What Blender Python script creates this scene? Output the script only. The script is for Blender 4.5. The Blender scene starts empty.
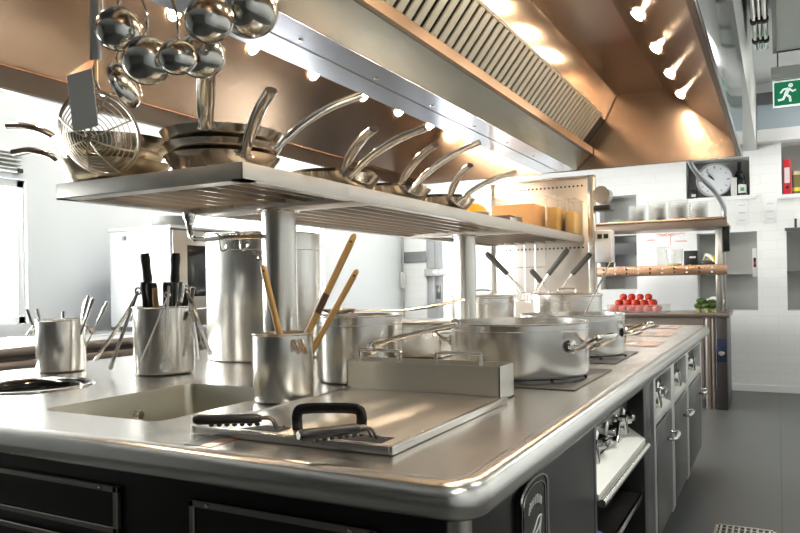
import bpy, bmesh, math, random
from mathutils import Vector, Matrix
R = random.Random(7)
SC = bpy.context.scene
COL = SC.collection
V = Vector
YAW = math.radians(27.97)
# ------------------------------------------------------------------ camera, world, exposure
cd = bpy.data.cameras.new('camera')
cd.sensor_width = 36.0
cd.lens = 36.0 * 711.8 / 800.0
cd.shift_y = 17.9 / 800.0
cd.clip_start = 0.02
cam = bpy.data.objects.new('camera', cd); COL.objects.link(cam)
rho = math.radians(0.967)
hh = V((math.cos(YAW), math.sin(YAW), 0)); ff = V((-math.sin(YAW), math.cos(YAW), 0)); zz = V((0, 0, 1))
rr = hh * math.cos(rho) - zz * math.sin(rho); uu = hh * math.sin(rho) + zz * math.cos(rho)
m3 = Matrix((rr, uu, -ff)).transposed()
cam.matrix_world = Matrix.Translation((0, 0, 1.2)) @ m3.to_4x4()
SC.camera = cam
SC.view_settings.view_transform = 'Standard'
SC.view_settings.look = 'None'
SC.view_settings.gamma = 1.0
SC.view_settings.use_curve_mapping = False
SC.view_settings.exposure = 0.55
w = bpy.data.worlds.new('daylight'); SC.world = w; w.use_nodes = True
wb = w.node_tree.nodes['Background']; wb.inputs[0].default_value = (0.97, 0.98, 1.0, 1); wb.inputs[1].default_value = 4.0
SC.cycles.max_bounces = 8; SC.cycles.glossy_bounces = 5; SC.cycles.transparent_max_bounces = 12
SC.cycles.caustics_reflective = False; SC.cycles.caustics_refractive = False
SC.cycles.sample_clamp_indirect = 6.0

def area_light(name, loc, rot, sx, sy, power, col):
    l = bpy.data.lights.new(name, 'AREA'); l.shape = 'RECTANGLE'; l.size = sx; l.size_y = sy; l.energy = power; l.color = col
    o = bpy.data.objects.new(name, l); COL.objects.link(o); o.location = loc; o.rotation_euler = rot
    return o
WINPOW = 190
# daylight that comes in through the three windows of the left wall
for i, yc in enumerate((2.03, 5.6)):
    area_light('window_daylight', (-4.75, yc, 1.5), (0, -math.pi / 2, 0), 1.0, 2.0, WINPOW, (1.0, 0.99, 0.95))

# ------------------------------------------------------------------ materials
MATS = {}
def mat(name, col, metal=0.0, rough=0.5, brush=None, var=0.0, emit=None, bump=0.0, trans=0.0, alpha=None, nscale=6.0, ior=1.45, coat=0.0):
    if name in MATS: return MATS[name]
    m = bpy.data.materials.new(name); m.use_nodes = True
    nt = m.node_tree; b = nt.nodes['Principled BSDF']
    b.inputs['Base Color'].default_value = (*col, 1); b.inputs['Metallic'].default_value = metal
    b.inputs['Roughness'].default_value = rough; b.inputs['IOR'].default_value = ior
    if coat: b.inputs['Coat Weight'].default_value = coat
    if trans: b.inputs['Transmission Weight'].default_value = trans
    if emit: b.inputs['Emission Color'].default_value = (*emit[0], 1); b.inputs['Emission Strength'].default_value = emit[1]
    tc = nt.nodes.new('ShaderNodeTexCoord')
    if brush or var or bump:
        mp = nt.nodes.new('ShaderNodeMapping'); nt.links.new(tc.outputs['Object'], mp.inputs['Vector'])
        mp.inputs['Scale'].default_value = brush or (1, 1, 1)
        n = nt.nodes.new('ShaderNodeTexNoise'); n.inputs['Scale'].default_value = nscale; n.inputs['Detail'].default_value = 5
        nt.links.new(mp.outputs['Vector'], n.inputs['Vector'])
        mr = nt.nodes.new('ShaderNodeMapRange'); nt.links.new(n.outputs['Fac'], mr.inputs['Value'])
        mr.inputs['From Min'].default_value = 0.3; mr.inputs['From Max'].default_value = 0.7
        mr.inputs['To Min'].default_value = max(0.02, rough - 0.02); mr.inputs['To Max'].default_value = rough + 0.02
        if metal < 0.5: nt.links.new(mr.outputs['Result'], b.inputs['Roughness'])
        if var and metal > 0.5: var *= 0.2
        if var:
            mx = nt.nodes.new('ShaderNodeMixRGB'); nt.links.new(n.outputs['Fac'], mx.inputs['Fac'])
            mx.inputs['Color1'].default_value = (*[c * (1 - var) for c in col], 1)
            mx.inputs['Color2'].default_value = (*[min(1, c * (1 + var)) for c in col], 1)
            nt.links.new(mx.outputs['Color'], b.inputs['Base Color'])
        if bump:
            bp = nt.nodes.new('ShaderNodeBump'); bp.inputs['Strength'].default_value = bump; bp.inputs['Distance'].default_value = 0.002
            nt.links.new(n.outputs['Fac'], bp.inputs['Height']); nt.links.new(bp.outputs['Normal'], b.inputs['Normal'])
    MATS[name] = m
    return m
STEEL = mat('brushed_steel', (0.66, 0.645, 0.61), 1, 0.27, (1.2, 1.2, 40), 0.06)
TOPST = mat('worktop_steel', (0.64, 0.62, 0.59), 1, 0.26, (2, 2, 2), 0.07, nscale=4)
EDGE = mat('edge_steel', (0.70, 0.69, 0.66), 1, 0.22, (3, 3, 3), 0.05)
POLISH = mat('polished_steel', (0.70, 0.69, 0.67), 1, 0.11)
LADLE = mat('ladle_steel', (0.50, 0.50, 0.47), 1, 0.16)
POT = mat('pot_steel', (0.70, 0.69, 0.66), 1, 0.24, (0.6, 0.6, 60), 0.05)
PAN = mat('pan_steel', (0.58, 0.54, 0.48), 1, 0.2, (3, 3, 10), 0.1)
PANDARK = mat('worn_pan_bottom', (0.42, 0.35, 0.25), 1, 0.28, (6, 6, 6), 0.3)
DULL = mat('dull_shelf_steel', (0.60, 0.585, 0.55), 0.85, 0.4, (2, 2, 2), 0.06)
DARKST = mat('dark_steel', (0.16, 0.15, 0.14), 0.9, 0.35, (2, 2, 20), 0.1)
HOODIN = mat('lamp_tinted_hood_steel', (0.40, 0.305, 0.24), 0.95, 0.22, (1.5, 1.5, 1.5), 0.1)  # warmth of the hood lamps mixed into the steel colour
HOODOUT = mat('hood_mirror_steel', (0.55, 0.56, 0.58), 1, 0.13, (1, 1, 1), 0.05, nscale=2)
PLENUM = mat('plenum_steel', (0.64, 0.64, 0.57), 1, 0.27, (1, 1, 1), 0.06, nscale=2)
FILTER = mat('filter_steel', (0.74, 0.70, 0.58), 0.9, 0.33, (3, 3, 3), 0.06)
GREYPAN = mat('grey_painted_panel', (0.62, 0.63, 0.60), 0.2, 0.45, None, 0.04)
COPPER = mat('coppery_steel', (0.72, 0.45, 0.30), 1, 0.26, (4, 4, 4), 0.12)
BLACK = mat('black_panel', (0.005, 0.005, 0.005), 0, 0.35)
BLACKP = mat('black_plastic', (0.012, 0.012, 0.012), 0, 0.35)
RUBBER = mat('dark_rubber', (0.03, 0.03, 0.03), 0, 0.6)
CAVITY = mat('dark_cavity', (0.012, 0.012, 0.012), 0.0, 0.7)
WHITE = mat('white_wall', (0.77, 0.79, 0.80), 0, 0.5, (1, 1, 1), 0.015)
CEIL = mat('ceiling_paint', (0.72, 0.73, 0.73), 0, 0.7, (1, 1, 1), 0.02)
WHITEP = mat('white_plastic', (0.85, 0.85, 0.85), 0, 0.35)
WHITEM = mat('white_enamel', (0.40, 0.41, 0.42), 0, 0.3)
NICHE = mat('grey_niche', (0.42, 0.42, 0.40), 0.1, 0.55, (2, 2, 2), 0.05)
BLUEGREY = mat('bluegrey_panel', (0.36, 0.42, 0.47), 0.0, 0.4, (2, 2, 2), 0.05)
DARKGREY = mat('dark_grey_plastic', (0.10, 0.10, 0.105), 0, 0.45)
WOOD = mat('beech_wood', (0.50, 0.31, 0.11), 0, 0.5, (40, 40, 3), 0.25, nscale=3)
WOODD = mat('scorched_wood', (0.09, 0.045, 0.02), 0, 0.55, (20, 20, 5), 0.3)
GREEN = mat('exit_green', (0.01, 0.16, 0.07), 0, 0.4, emit=((0.01, 0.22, 0.09), 0.35))
EXWHITE = mat('exit_white', (0.9, 0.9, 0.9), 0, 0.4, emit=((0.9, 1, 0.95), 0.45))
RED = mat('red_plastic', (0.55, 0.02, 0.03), 0, 0.35)
REDINK = mat('red_ink', (0.85, 0.25, 0.22), 0, 0.6)
TOMATO = mat('tomato_skin', (0.62, 0.045, 0.02), 0, 0.2, (3, 3, 3), 0.25)
LEAF = mat('broccoli_green', (0.05, 0.085, 0.012), 0, 0.7, (8, 8, 8), 0.5, bump=1.0, nscale=20)
LEAF2 = mat('stem_green', (0.38, 0.46, 0.14), 0, 0.6)
CAULI = mat('cauliflower_white', (0.82, 0.82, 0.74), 0, 0.7, (8, 8, 8), 0.1, bump=1.0, nscale=20)
ORANGE = mat('orange_food', (0.82, 0.36, 0.03), 0, 0.5, (8, 8, 8), 0.25, bump=0.6, nscale=6)
YELLOW = mat('yellow_food', (0.80, 0.48, 0.06), 0, 0.5, (8, 8, 8), 0.25, bump=0.6, nscale=6)
BANANA = mat('banana_yellow', (0.70, 0.60, 0.04), 0, 0.45)
BLUE = mat('blue_plastic', (0.05, 0.12, 0.42), 0, 0.45)
NAVY = mat('navy_panel', (0.012, 0.018, 0.05), 0, 0.25)
PLATE = mat('white_china', (0.62, 0.62, 0.60), 0, 0.2)
BEIGE = mat('beige_herbs', (0.45, 0.38, 0.10), 0, 0.7)
BULB = mat('halogen_glow', (1, 0.8, 0.55), 0, 0.5, emit=((1.0, 0.76, 0.52), 430.0))
FILLGLOW = mat('fill_light_diffuser', (1, 1, 1), 0, 0.5, emit=((1.0, 0.985, 0.91), 21.0))  # glow of the added ceiling fill lights
def glassy(name, tint, mixf, rough=0.05):
    m = bpy.data.materials.new(name); m.use_nodes = True; nt = m.node_tree
    nt.nodes.remove(nt.nodes['Principled BSDF'])
    t = nt.nodes.new('ShaderNodeBsdfTransparent'); t.inputs[0].default_value = (*tint, 1)
    g = nt.nodes.new('ShaderNodeBsdfGlossy'); g.inputs['Roughness'].default_value = rough; g.inputs['Color'].default_value = (0.95, 0.95, 0.95, 1)
    d = nt.nodes.new('ShaderNodeBsdfDiffuse'); d.inputs[0].default_value = (0.9, 0.9, 0.9, 1)
    m1 = nt.nodes.new('ShaderNodeMixShader'); m1.inputs[0].default_value = 0.5
    nt.links.new(g.outputs[0], m1.inputs[1]); nt.links.new(d.outputs[0], m1.inputs[2])
    mx = nt.nodes.new('ShaderNodeMixShader'); mx.inputs[0].default_value = mixf
    nt.links.new(t.outputs[0], mx.inputs[1]); nt.links.new(m1.outputs[0], mx.inputs[2])
    nt.links.new(mx.outputs[0], nt.nodes['Material Output'].inputs[0])
    return m
GLASS = glassy('window_glass', (0.97, 0.98, 0.98), 0.06)
CLEARP = glassy('clear_plastic', (0.97, 0.97, 0.96), 0.13, 0.15)
FILM = glassy('plastic_film', (0.96, 0.97, 0.97), 0.28, 0.3)
def grid_mat(name, col, line, sx, sz, rough, axis, mort=0.012, var=0.0):
    m = bpy.data.materials.new(name); m.use_nodes = True; nt = m.node_tree; b = nt.nodes['Principled BSDF']
    tc = nt.nodes.new('ShaderNodeTexCoord'); sp = nt.nodes.new('ShaderNodeSeparateXYZ'); cb = nt.nodes.new('ShaderNodeCombineXYZ')
    nt.links.new(tc.outputs['Object'], sp.inputs[0])
    nt.links.new(sp.outputs[axis[0]], cb.inputs[0]); nt.links.new(sp.outputs[axis[1]], cb.inputs[1])
    br = nt.nodes.new('ShaderNodeTexBrick'); br.offset = 0.0 if axis[1] == 'Y' else 0.5
    nt.links.new(cb.outputs[0], br.inputs['Vector'])
    br.inputs['Color1'].default_value = (*col, 1); br.inputs['Color2'].default_value = (*[c * (1 - var) for c in col], 1); br.inputs['Mortar'].default_value = (*line, 1)
    br.inputs['Scale'].default_value = 1.0; br.inputs['Mortar Size'].default_value = mort
    br.inputs['Brick Width'].default_value = sx; br.inputs['Row Height'].default_value = sz
    nt.links.new(br.outputs['Color'], b.inputs['Base Color'])
    b.inputs['Roughness'].default_value = rough
    return m
TILE = grid_mat('white_wall_tile', (0.90, 0.90, 0.89), (0.82, 0.82, 0.81), 0.30, 0.10, 0.25, ('X', 'Z'), 0.003, 0.02)
FLOOR = grid_mat('dark_floor', (0.068, 0.072, 0.072), (0.03, 0.03, 0.03), 1.75, 3.4, 0.38, ('X', 'Y'), 0.004, 0.06)

# ------------------------------------------------------------------ mesh helpers
def BM(): return bmesh.new()
def box(bm, x0, x1, y0, y1, z0, z1, bev=0.0, seg=2, M=None):
    vs = [bm.verts.new((x, y, z)) for x in (x0, x1) for y in (y0, y1) for z in (z0, z1)]
    F = [(0, 1, 3, 2), (4, 6, 7, 5), (0, 4, 5, 1), (2, 3, 7, 6), (0, 2, 6, 4), (1, 5, 7, 3)]
    fs = [bm.faces.new([vs[i] for i in f]) for f in F]
    if bev:
        es = list({e for f in fs for e in f.edges})
        r = bmesh.ops.bevel(bm, geom=es, offset=bev, segments=seg, profile=0.5, affect='EDGES')
        vs = list({v for f in r['faces'] for v in f.verts} | {v for v in vs if v.is_valid})
    if M is not None: bmesh.ops.transform(bm, matrix=M, verts=[v for v in vs if v.is_valid])
    return bm
def smooth_path(pts, n=5):
    pts = [V(p) for p in pts]
    if len(pts) < 3: return pts
    out = []
    for i in range(len(pts) - 1):
        p0 = pts[i - 1] if i else pts[0] * 2 - pts[1]; p1 = pts[i]; p2 = pts[i + 1]
        p3 = pts[i + 2] if i + 2 < len(pts) else pts[-1] * 2 - pts[-2]
        for k in range(n):
            t = k / n
            out.append(0.5 * ((2 * p1) + (p2 - p0) * t + (2 * p0 - 5 * p1 + 4 * p2 - p3) * t * t + (3 * p1 - p0 - 3 * p2 + p3) * t ** 3))
    out.append(pts[-1])
    return out
def tube(bm, pts, r, seg=10, closed=False, caps=True, sx=1.0, up=None):
    """sweep along pts; r number or list; sx flattens the section along the first normal"""
    pts = [V(p) for p in pts]; n = len(pts)
    rs = r if isinstance(r, (list, tuple)) else [r] * n
    if len(rs) != n: rs = [rs[0] + (rs[-1] - rs[0]) * i / (n - 1) for i in range(n)] if len(rs) == 2 else [rs[min(len(rs) - 1, int(i * len(rs) / n))] for i in range(n)]
    T = []
    for i in range(n):
        a = pts[(i - 1) % n] if (closed or i) else pts[0]; b = pts[(i + 1) % n] if (closed or i < n - 1) else pts[-1]
        t = b - a; T.append(t.normalized() if t.length > 1e-9 else V((0, 0, 1)))
    nrm = V(up) if up else (V((0, 0, 1)) if abs(T[0].z) < 0.9 else V((1, 0, 0)))
    rings = []
    for i in range(n):
        nrm = nrm - T[i] * nrm.dot(T[i])
        if nrm.length < 1e-6: nrm = T[i].orthogonal()
        nrm.normalize(); bn = T[i].cross(nrm)
        rings.append([bm.verts.new(pts[i] + (nrm * math.cos(2 * math.pi * k / seg) * sx + bn * math.sin(2 * math.pi * k / seg)) * rs[i]) for k in range(seg)])
    m = n if closed else n - 1
    for i in range(m):
        A, B = rings[i], rings[(i + 1) % n]
        for k in range(seg): bm.faces.new([A[k], A[(k + 1) % seg], B[(k + 1) % seg], B[k]])
    if caps and not closed:
        bm.faces.new(rings[0][::-1]); bm.faces.new(rings[-1])
    return bm
def lathe(bm, prof, seg=40, M=None, closed=False):
    rings = []; new = []
    for r, z in prof:
        if r < 1e-6: v = bm.verts.new((0, 0, z)); rings.append([v]); new.append(v)
        else:
            ring = [bm.verts.new((r * math.cos(2 * math.pi * k / seg), r * math.sin(2 * math.pi * k / seg), z)) for k in range(seg)]
            rings.append(ring); new += ring
    m = len(prof) if closed else len(prof) - 1
    for i in range(m):
        A, B = rings[i], rings[(i + 1) % len(prof)]
        if len(A) == 1 and len(B) == 1: continue
        for k in range(seg):
            q = (k + 1) % seg
            if len(A) == 1: bm.faces.new([A[0], B[q], B[k]])
            elif len(B) == 1: bm.faces.new([A[k], A[q], B[0]])
            else: bm.faces.new([A[k], A[q], B[q], B[k]])
    if M is not None: bmesh.ops.transform(bm, matrix=M, verts=new)
    return bm
def prism(bm, poly, y0, y1, axis='Y', close=True):
    """extrude 2-D polygon; axis Y: (x,z), X: (y,z), Z: (x,y)"""
    def P(a, b, t): return {'Y': (a, t, b), 'X': (t, a, b), 'Z': (a, b, t)}[axis]
    A = [bm.verts.new(P(a, b, y0)) for a, b in poly]; B = [bm.verts.new(P(a, b, y1)) for a, b in poly]
    n = len(poly)
    for i in range(n if close else n - 1): bm.faces.new([A[i], A[(i + 1) % n], B[(i + 1) % n], B[i]])
    if close: bm.faces.new(A[::-1]); bm.faces.new(B)
    return bm
def shell(bm, poly, y0, y1, t):
    """open profile (x,z) swept along Y with thickness t towards the left normal"""
    n = len(poly); off = []
    for i in range(n):
        a = V(poly[max(0, i - 1)]); b = V(poly[min(n - 1, i + 1)]); d = (b - a).normalized()
        off.append((poly[i][0] - d.y * t, poly[i][1] + d.x * t))
    return prism(bm, list(poly) + off[::-1], y0, y1)
def obj(name, bm, m, parent=None, smooth=True, ang=35):
    bmesh.ops.recalc_face_normals(bm, faces=bm.faces)
    me = bpy.data.meshes.new(name); bm.to_mesh(me); bm.free()
    ms = m if isinstance(m, (list, tuple)) else [m]
    for x in ms: me.materials.append(x)
    if smooth:
        me.shade_smooth(); me.set_sharp_from_angle(angle=math.radians(ang))
    o = bpy.data.objects.new(name, me); COL.objects.link(o)
    if parent: o.parent = parent
    return o
def tag(o, label, cat, group=None, kind=None):
    o['label'] = label; o['category'] = cat
    if group: o['group'] = group
    if kind: o['kind'] = kind
    return o
def thing(name, label, cat, loc=(0, 0, 0), rz=0.0, group=None, rot=None):
    o = bpy.data.objects.new(name, None); COL.objects.link(o); o.location = loc
    o.rotation_euler = rot or (0, 0, rz); o.empty_display_size = 0.05
    return tag(o, label, cat, group)
def struct(name, bm, m, parent=None, **k):
    o = obj(name, bm, m, parent, **k)
    if not parent: o['kind'] = 'structure'
    return o
def dup(root, loc=None, rz=None, label=None, group=None):
    r = root.copy(); COL.objects.link(r)
    if loc is not None: r.location = loc
    if rz is not None: r.rotation_euler = (0, 0, rz)
    if label: r['label'] = label
    if group: r['group'] = group
    for ch in list(root.children):
        c = ch.copy(); COL.objects.link(c); c.parent = r
        for g in list(ch.children):
            d = g.copy(); COL.objects.link(d); d.parent = c
    return r
def rrect(x0, x1, y0, y1, r, n=6):
    out = []
    for cx, cy, a0 in ((x1 - r, y1 - r, 0), (x0 + r, y1 - r, 90), (x0 + r, y0 + r, 180), (x1 - r, y0 + r, 270)):
        for k in range(n + 1):
            a = math.radians(a0 + 90 * k / n); out.append((cx + r * math.cos(a), cy + r * math.sin(a)))
    return out
def rotM(d, up=(0, 0, 1)):
    """matrix whose local z looks along d"""
    return V(d).to_track_quat('Z', 'Y').to_matrix().to_4x4()

# ------------------------------------------------------------------ setting
XL, XR, YB, YF, ZC = -4.45, 1.7, -4.6, 8.45, 3.25
b = BM(); box(b, XL - 0.2, XR + 0.2, YB - 0.2, YF + 0.6, -0.15, 0); struct('floor', b, FLOOR, smooth=False)
b = BM(); box(b, XL - 0.2, XR + 0.2, YB - 0.2, YF + 0.6, ZC, ZC + 0.15); struct('ceiling', b, CEIL, smooth=False)
def wall_cells(bm, a0, a1, z0, z1, holes, put):
    As = sorted({a0, a1, *[h[0] for h in holes], *[h[1] for h in holes]}); Zs = sorted({z0, z1, *[h[2] for h in holes], *[h[3] for h in holes]})
    for i in range(len(As) - 1):
        for j in range(len(Zs) - 1):
            ca, cz = (As[i] + As[i + 1]) / 2, (Zs[j] + Zs[j + 1]) / 2
            if any(h[0] < ca < h[1] and h[2] < cz < h[3] for h in holes): continue
            put(bm, As[i], As[i + 1], Zs[j], Zs[j + 1])
far_holes = [(-0.88, -0.25, 2.09, 2.50), (0.05, 0.95, 2.07, 2.61), (-0.78, -0.19, 0.86, 1.70), (0.085, 0.75, 0.86, 1.70), (-1.83, -1.415, 1.10, 2.18), (-4.09, -3.40, 0.0, 2.05)]
b = BM(); wall_cells(b, XL - 0.2, XR + 0.2, 0, ZC, far_holes, lambda bm, x0, x1, z0, z1: box(bm, x0, x1, YF, YF + 0.3, z0, z1))
struct('wall_far', b, TILE, smooth=False)
b = BM()
for h in far_holes[:5]: box(b, h[0] - 0.01, h[1] + 0.01, YF + 0.28, YF + 0.32, h[2] - 0.01, h[3] + 0.01)
struct('trim_1', b, NICHE, smooth=False)      # grey backs of the wall niches
left_holes = [(1.03, 3.05, 0.98, 1.94), (4.6, 6.6, 1.0, 2.0)]
b = BM(); wall_cells(b, YB - 0.2, YF + 0.3, 0, ZC, left_holes, lambda bm, y0, y1, z0, z1: box(bm, XL - 0.2, XL, y0, y1, z0, z1))
struct('wall_left', b, WHITE, smooth=False)
b = BM(); box(b, XR, XR + 0.2, YB - 0.2, YF + 0.3, 0, ZC); struct('wall_right', b, WHITE, smooth=False)
b = BM(); box(b, XL - 0.2, XR + 0.2, YB - 0.2, YB, 0, ZC); struct('wall_back', b, mat('dark_back_wall', (0.13, 0.13, 0.125), 0, 0.6), smooth=False)  # unseen wall coloured dark so the steel mirrors an unlit room
for i, (y0, y1, z0, z1) in enumerate(left_holes):
    b = BM(); t = 0.05
    for yy in (y0, (y0 + y1) / 2 - t / 2, y1 - t): box(b, XL - 0.10, XL - 0.03, yy, yy + t, z0, z1, 0.004)
    for zq in (z0, z1 - t): box(b, XL - 0.10, XL - 0.03, y0, y1, zq, zq + t, 0.004)
    wf = struct('window_%d' % (i + 1), b, WHITEP)
    b = BM(); box(b, XL - 0.07, XL - 0.064, y0 + t, y1 - t, z0 + t, z1 - t); obj('pane', b, GLASS, wf, smooth=False)
b = BM(); box(b, XL - 4, XL - 3.9, -3, 9, 0, 0.6)
b.free()
# soffit above the hood, running to the far wall
b = BM(); box(b, -2.72, -0.175, 0.4, YF, 2.56, ZC); struct('trim_2', b, GREYPAN, smooth=False)
# beam, blue-grey transom and dark strip high on the far wall
b = BM(); box(b, -0.17, XR, 8.28, YF, 2.61, 2.74, 0.006); struct('trim_3', b, WHITEP)
b = BM(); box(b, -0.17, XR, 8.36, YF, 2.74, 3.01); struct('trim_4', b, BLUEGREY, smooth=False)
b = BM(); box(b, -0.17, XR, 8.33, YF, 3.01, 3.13); struct('trim_5', b, DARKGREY, smooth=False)
b = BM(); box(b, -3.40, XR, 8.435, YF, 0.0, 0.07); struct('baseboard_far', b, WHITEP, smooth=False)
# niche shelves
b = BM(); box(b, -0.78, -0.19, YF + 0.02, YF + 0.28, 1.25, 1.275); struct('trim_6', b, WHITEM, smooth=False)
b = BM(); box(b, 0.085, 0.75, YF + 0.02, YF + 0.28, 1.25, 1.275); struct('trim_7', b, DARKGREY, smooth=False)
b = BM()
for zq in (1.28, 1.72): box(b, -1.83, -1.415, YF + 0.02, YF + 0.28, zq, zq + 0.03)
struct('trim_8', b, DULL, smooth=False)
b = BM(); box(b, 0.07, 0.77, YF - 0.015, YF + 0.01, 1.69, 1.72); struct('trim_9', b, DARKGREY, smooth=False)
b = BM(); box(b, -0.80, -0.19, YF - 0.03, YF + 0.01, 2.05, 2.09); box(b, 0.03, 0.97, YF - 0.03, YF + 0.01, 2.03, 2.07); struct('trim_10', b, WHITEP, smooth=False)
# glazed exit door with its push bar
b = BM()
for x0, x1 in ((-4.09, -3.98), (-3.47, -3.40)): box(b, x0, x1, YF + 0.02, YF + 0.10, 0, 2.05, 0.005)
box(b, -4.09, -3.40, YF + 0.02, YF + 0.10, 1.97, 2.05); box(b, -4.09, -3.40, YF + 0.02, YF + 0.10, 0, 0.12)
box(b, -3.98, -3.87, YF + 0.03, YF + 0.09, 0.12, 1.97, 0.004)
dr = struct('door_1', b, WHITEM)
b = BM(); box(b, -3.87, -3.47, YF + 0.055, YF + 0.062, 0.12, 1.97); obj('pane', b, GLASS, dr, smooth=False)
b = BM(); box(b, -4.10, -3.50, YF - 0.05, YF + 0.0, 1.30, 1.40, 0.01)
for x in (-4.02, -3.60): box(b, x, x + 0.05, YF, YF + 0.03, 1.32, 1.38)
for x in (-3.97, -3.84, -3.71): box(b, x, x + 0.06, YF - 0.055, YF - 0.05, 1.33, 1.37)
obj('push_bar', b, STEEL, dr)
b = BM(); tube(b, smooth_path([(-3.93, YF + 0.03, 1.08), (-3.93, YF - 0.03, 1.08), (-3.86, YF - 0.03, 1.08)]), 0.01); box(b, -3.96, -3.90, YF + 0.015, YF + 0.03, 1.0, 1.18, 0.004); obj('handle', b, DARKST, dr)
b = BM(); box(b, -4.42, -4.085, YF - 0.02, YF, 1.49, 1.63, 0.004)
tag(obj('wall_plate', b, mat('grey_plate', (0.22, 0.23, 0.23), 0.2, 0.4)), 'plain grey rectangular plate on the far wall beside the glazed door', 'plate')
t = thing('wall_pipe', 'thin grey pipe with a small valve box in the far left corner', 'pipe', (-4.41, 8.40, 0))
b = BM(); tube(b, [(0, 0, 0), (0, 0, 1.95)], 0.014); obj('pipe', b, mat('pipe_grey', (0.45, 0.46, 0.47), 0.4, 0.4), t)
b = BM(); box(b, -0.03, 0.03, -0.04, 0.02, 1.15, 1.36, 0.006); obj('valve_box', b, GREYPAN, t)
# louvred vent above the window, and its long-lit ledge
t = thing('louvre_vent', 'white louvred vent with dark corner caps above the left window', 'vent', (XL, 2.50, 1.98))
b = BM()
for zq in (0.0, 0.13): box(b, 0, 0.03, -0.6, 0.50, zq, zq + 0.012)
box(b, 0, 0.006, -0.6, 0.5, 0, 0.14); obj('frame', b, WHITEP, t)
for k in range(4):
    b = BM(); box(b, -0.012, 0.012, -0.6, 0.5, -0.003, 0.003, M=Matrix.Translation((0.02, 0, 0.03 + k * 0.028)) @ Matrix.Rotation(0.7, 4, 'Y')); obj('slat', b, GREYPAN, t)
for zq in (0.0, 0.125):
    b = BM(); box(b, 0, 0.035, 0.47, 0.51, zq, zq + 0.03, 0.004); obj('corner_cap', b, BLACKP, t)

# ------------------------------------------------------------------ unseen ceiling lights added to brighten the room
def added_ceiling_light(x, y, z, rz, label):
    t = thing('added_ceiling_light', label, 'light', (x, y, z), rz, 'added ceiling fill lights')
    b = BM(); box(b, -0.62, 0.62, -0.16, 0.16, -0.045, 0.0, 0.006); obj('housing', b, WHITEP, t)
    b = BM(); box(b, -0.59, 0.59, -0.135, 0.135, -0.056, -0.0455, 0.004); obj('diffuser', b, FILLGLOW, t)
CL = 'added unseen ceiling fill light '
added_ceiling_light(0.9, -0.1, ZC, math.pi / 2, CL + 'over the right aisle beside the camera')
added_ceiling_light(0.85, 2.9, ZC, math.pi / 2, CL + 'over the right aisle beside the near range')
added_ceiling_light(0.85, 5.4, ZC, math.pi / 2, CL + 'over the right aisle beside the hood end')
added_ceiling_light(0.95, 7.5, ZC, math.pi / 2, CL + 'over the right aisle by the far wall')
added_ceiling_light(-3.5, 1.6, ZC, math.pi / 2, CL + 'over the left aisle near the window')
added_ceiling_light(-3.5, 4.2, ZC, math.pi / 2, CL + 'over the left aisle by the white oven')
added_ceiling_light(-3.5, 7.0, ZC, math.pi / 2, CL + 'over the left aisle by the glazed door')
added_ceiling_light(-1.4, 6.6, 2.56, 0, CL + 'under the soffit behind the hood')  # added out of view to brighten the far wall

# ------------------------------------------------------------------ hood
HY0, HY1 = 0.82, 5.16
hood = thing('extractor_hood', 'large steel extractor hood with warm glowing inside above the cooking island', 'hood', (-1.45, 0, 2.0))
def H(bm):  # world -> hood local
    bmesh.ops.transform(bm, matrix=Matrix.Translation((1.45, 0, -2.0)), verts=bm.verts); return bm
b = BM()
box(b, -0.202, -0.190, HY0, HY1, 2.0, 2.50, 0.003); box(b, -2.71, -2.698, HY0, HY1, 2.0, 2.50, 0.003)
box(b, -2.71, -0.19, HY1 - 0.0, HY1 + 0.012, 2.0, 2.50); box(b, -2.71, -0.19, HY0 - 0.012, HY0, 2.0, 2.50)
obj('outer_skirt', H(b), HOODOUT, hood)
b = BM()
shell(b, [(-0.215, 2.085), (-0.664, 2.5)], HY0 + 0.005, HY1 - 0.004, -0.006)
shell(b, [(-2.28, 2.5), (-2.685, 2.085)], HY0 + 0.005, HY1 - 0.004, -0.006)
box(b, -0.215, -0.205, HY0, HY1, 2.004, 2.088); box(b, -0.222, -0.203, HY0, HY1, 2.0, 2.006)
box(b, -2.66, -0.24, HY1 - 0.012, HY1 - 0.002, 2.002, 2.5)
box(b, -2.66, -0.24, HY0 + 0.002, HY0 + 0.012, 2.002, 2.5)
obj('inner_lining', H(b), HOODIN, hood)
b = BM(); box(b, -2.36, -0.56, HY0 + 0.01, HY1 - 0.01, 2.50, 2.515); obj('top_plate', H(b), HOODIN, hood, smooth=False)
b = BM(); box(b, -2.696, -2.688, HY0, HY1, 2.004, 2.09); obj('dark_reflecting_lip', H(b), DARKST, hood)  # lip coloured dark to imitate its dark reflection
b = BM(); box(b, -2.698, -2.672, HY0, HY1, 2.086, 2.094, 0.002); obj('lit_gutter_edge', H(b), COPPER, hood)  # copper colour stands in for the lamp highlight on this edge
b = BM(); box(b, -2.70, -2.68, HY0, HY1, 1.994, 2.003); obj('flange_glint', H(b), WHITEM, hood)  # pale line imitates the bright reflection along the bottom edge
b = BM()
prism(b, [(-1.53, 2.003), (-1.27, 2.003), (-1.172, 2.10), (-1.172, 2.104), (-1.628, 2.104), (-1.628, 2.10)], HY0 + 0.02, HY1 - 0.04)
obj('plenum', H(b), PLENUM, hood, ang=20)
b = BM(); box(b, -1.528, -1.272, HY0 + 0.022, HY1 - 0.042, 2.0, 2.0025); obj('bottom_plate', H(b), mat('blue_reflection_steel', (0.40, 0.42, 0.50), 1, 0.2), hood)  # blue tint imitates the reflection seen in this plate
b = BM(); box(b, -1.402, -1.398, HY0 + 0.02, HY1 - 0.045, 1.998, 2.0); obj('seam_strip', H(b), DARKST, hood)
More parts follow.
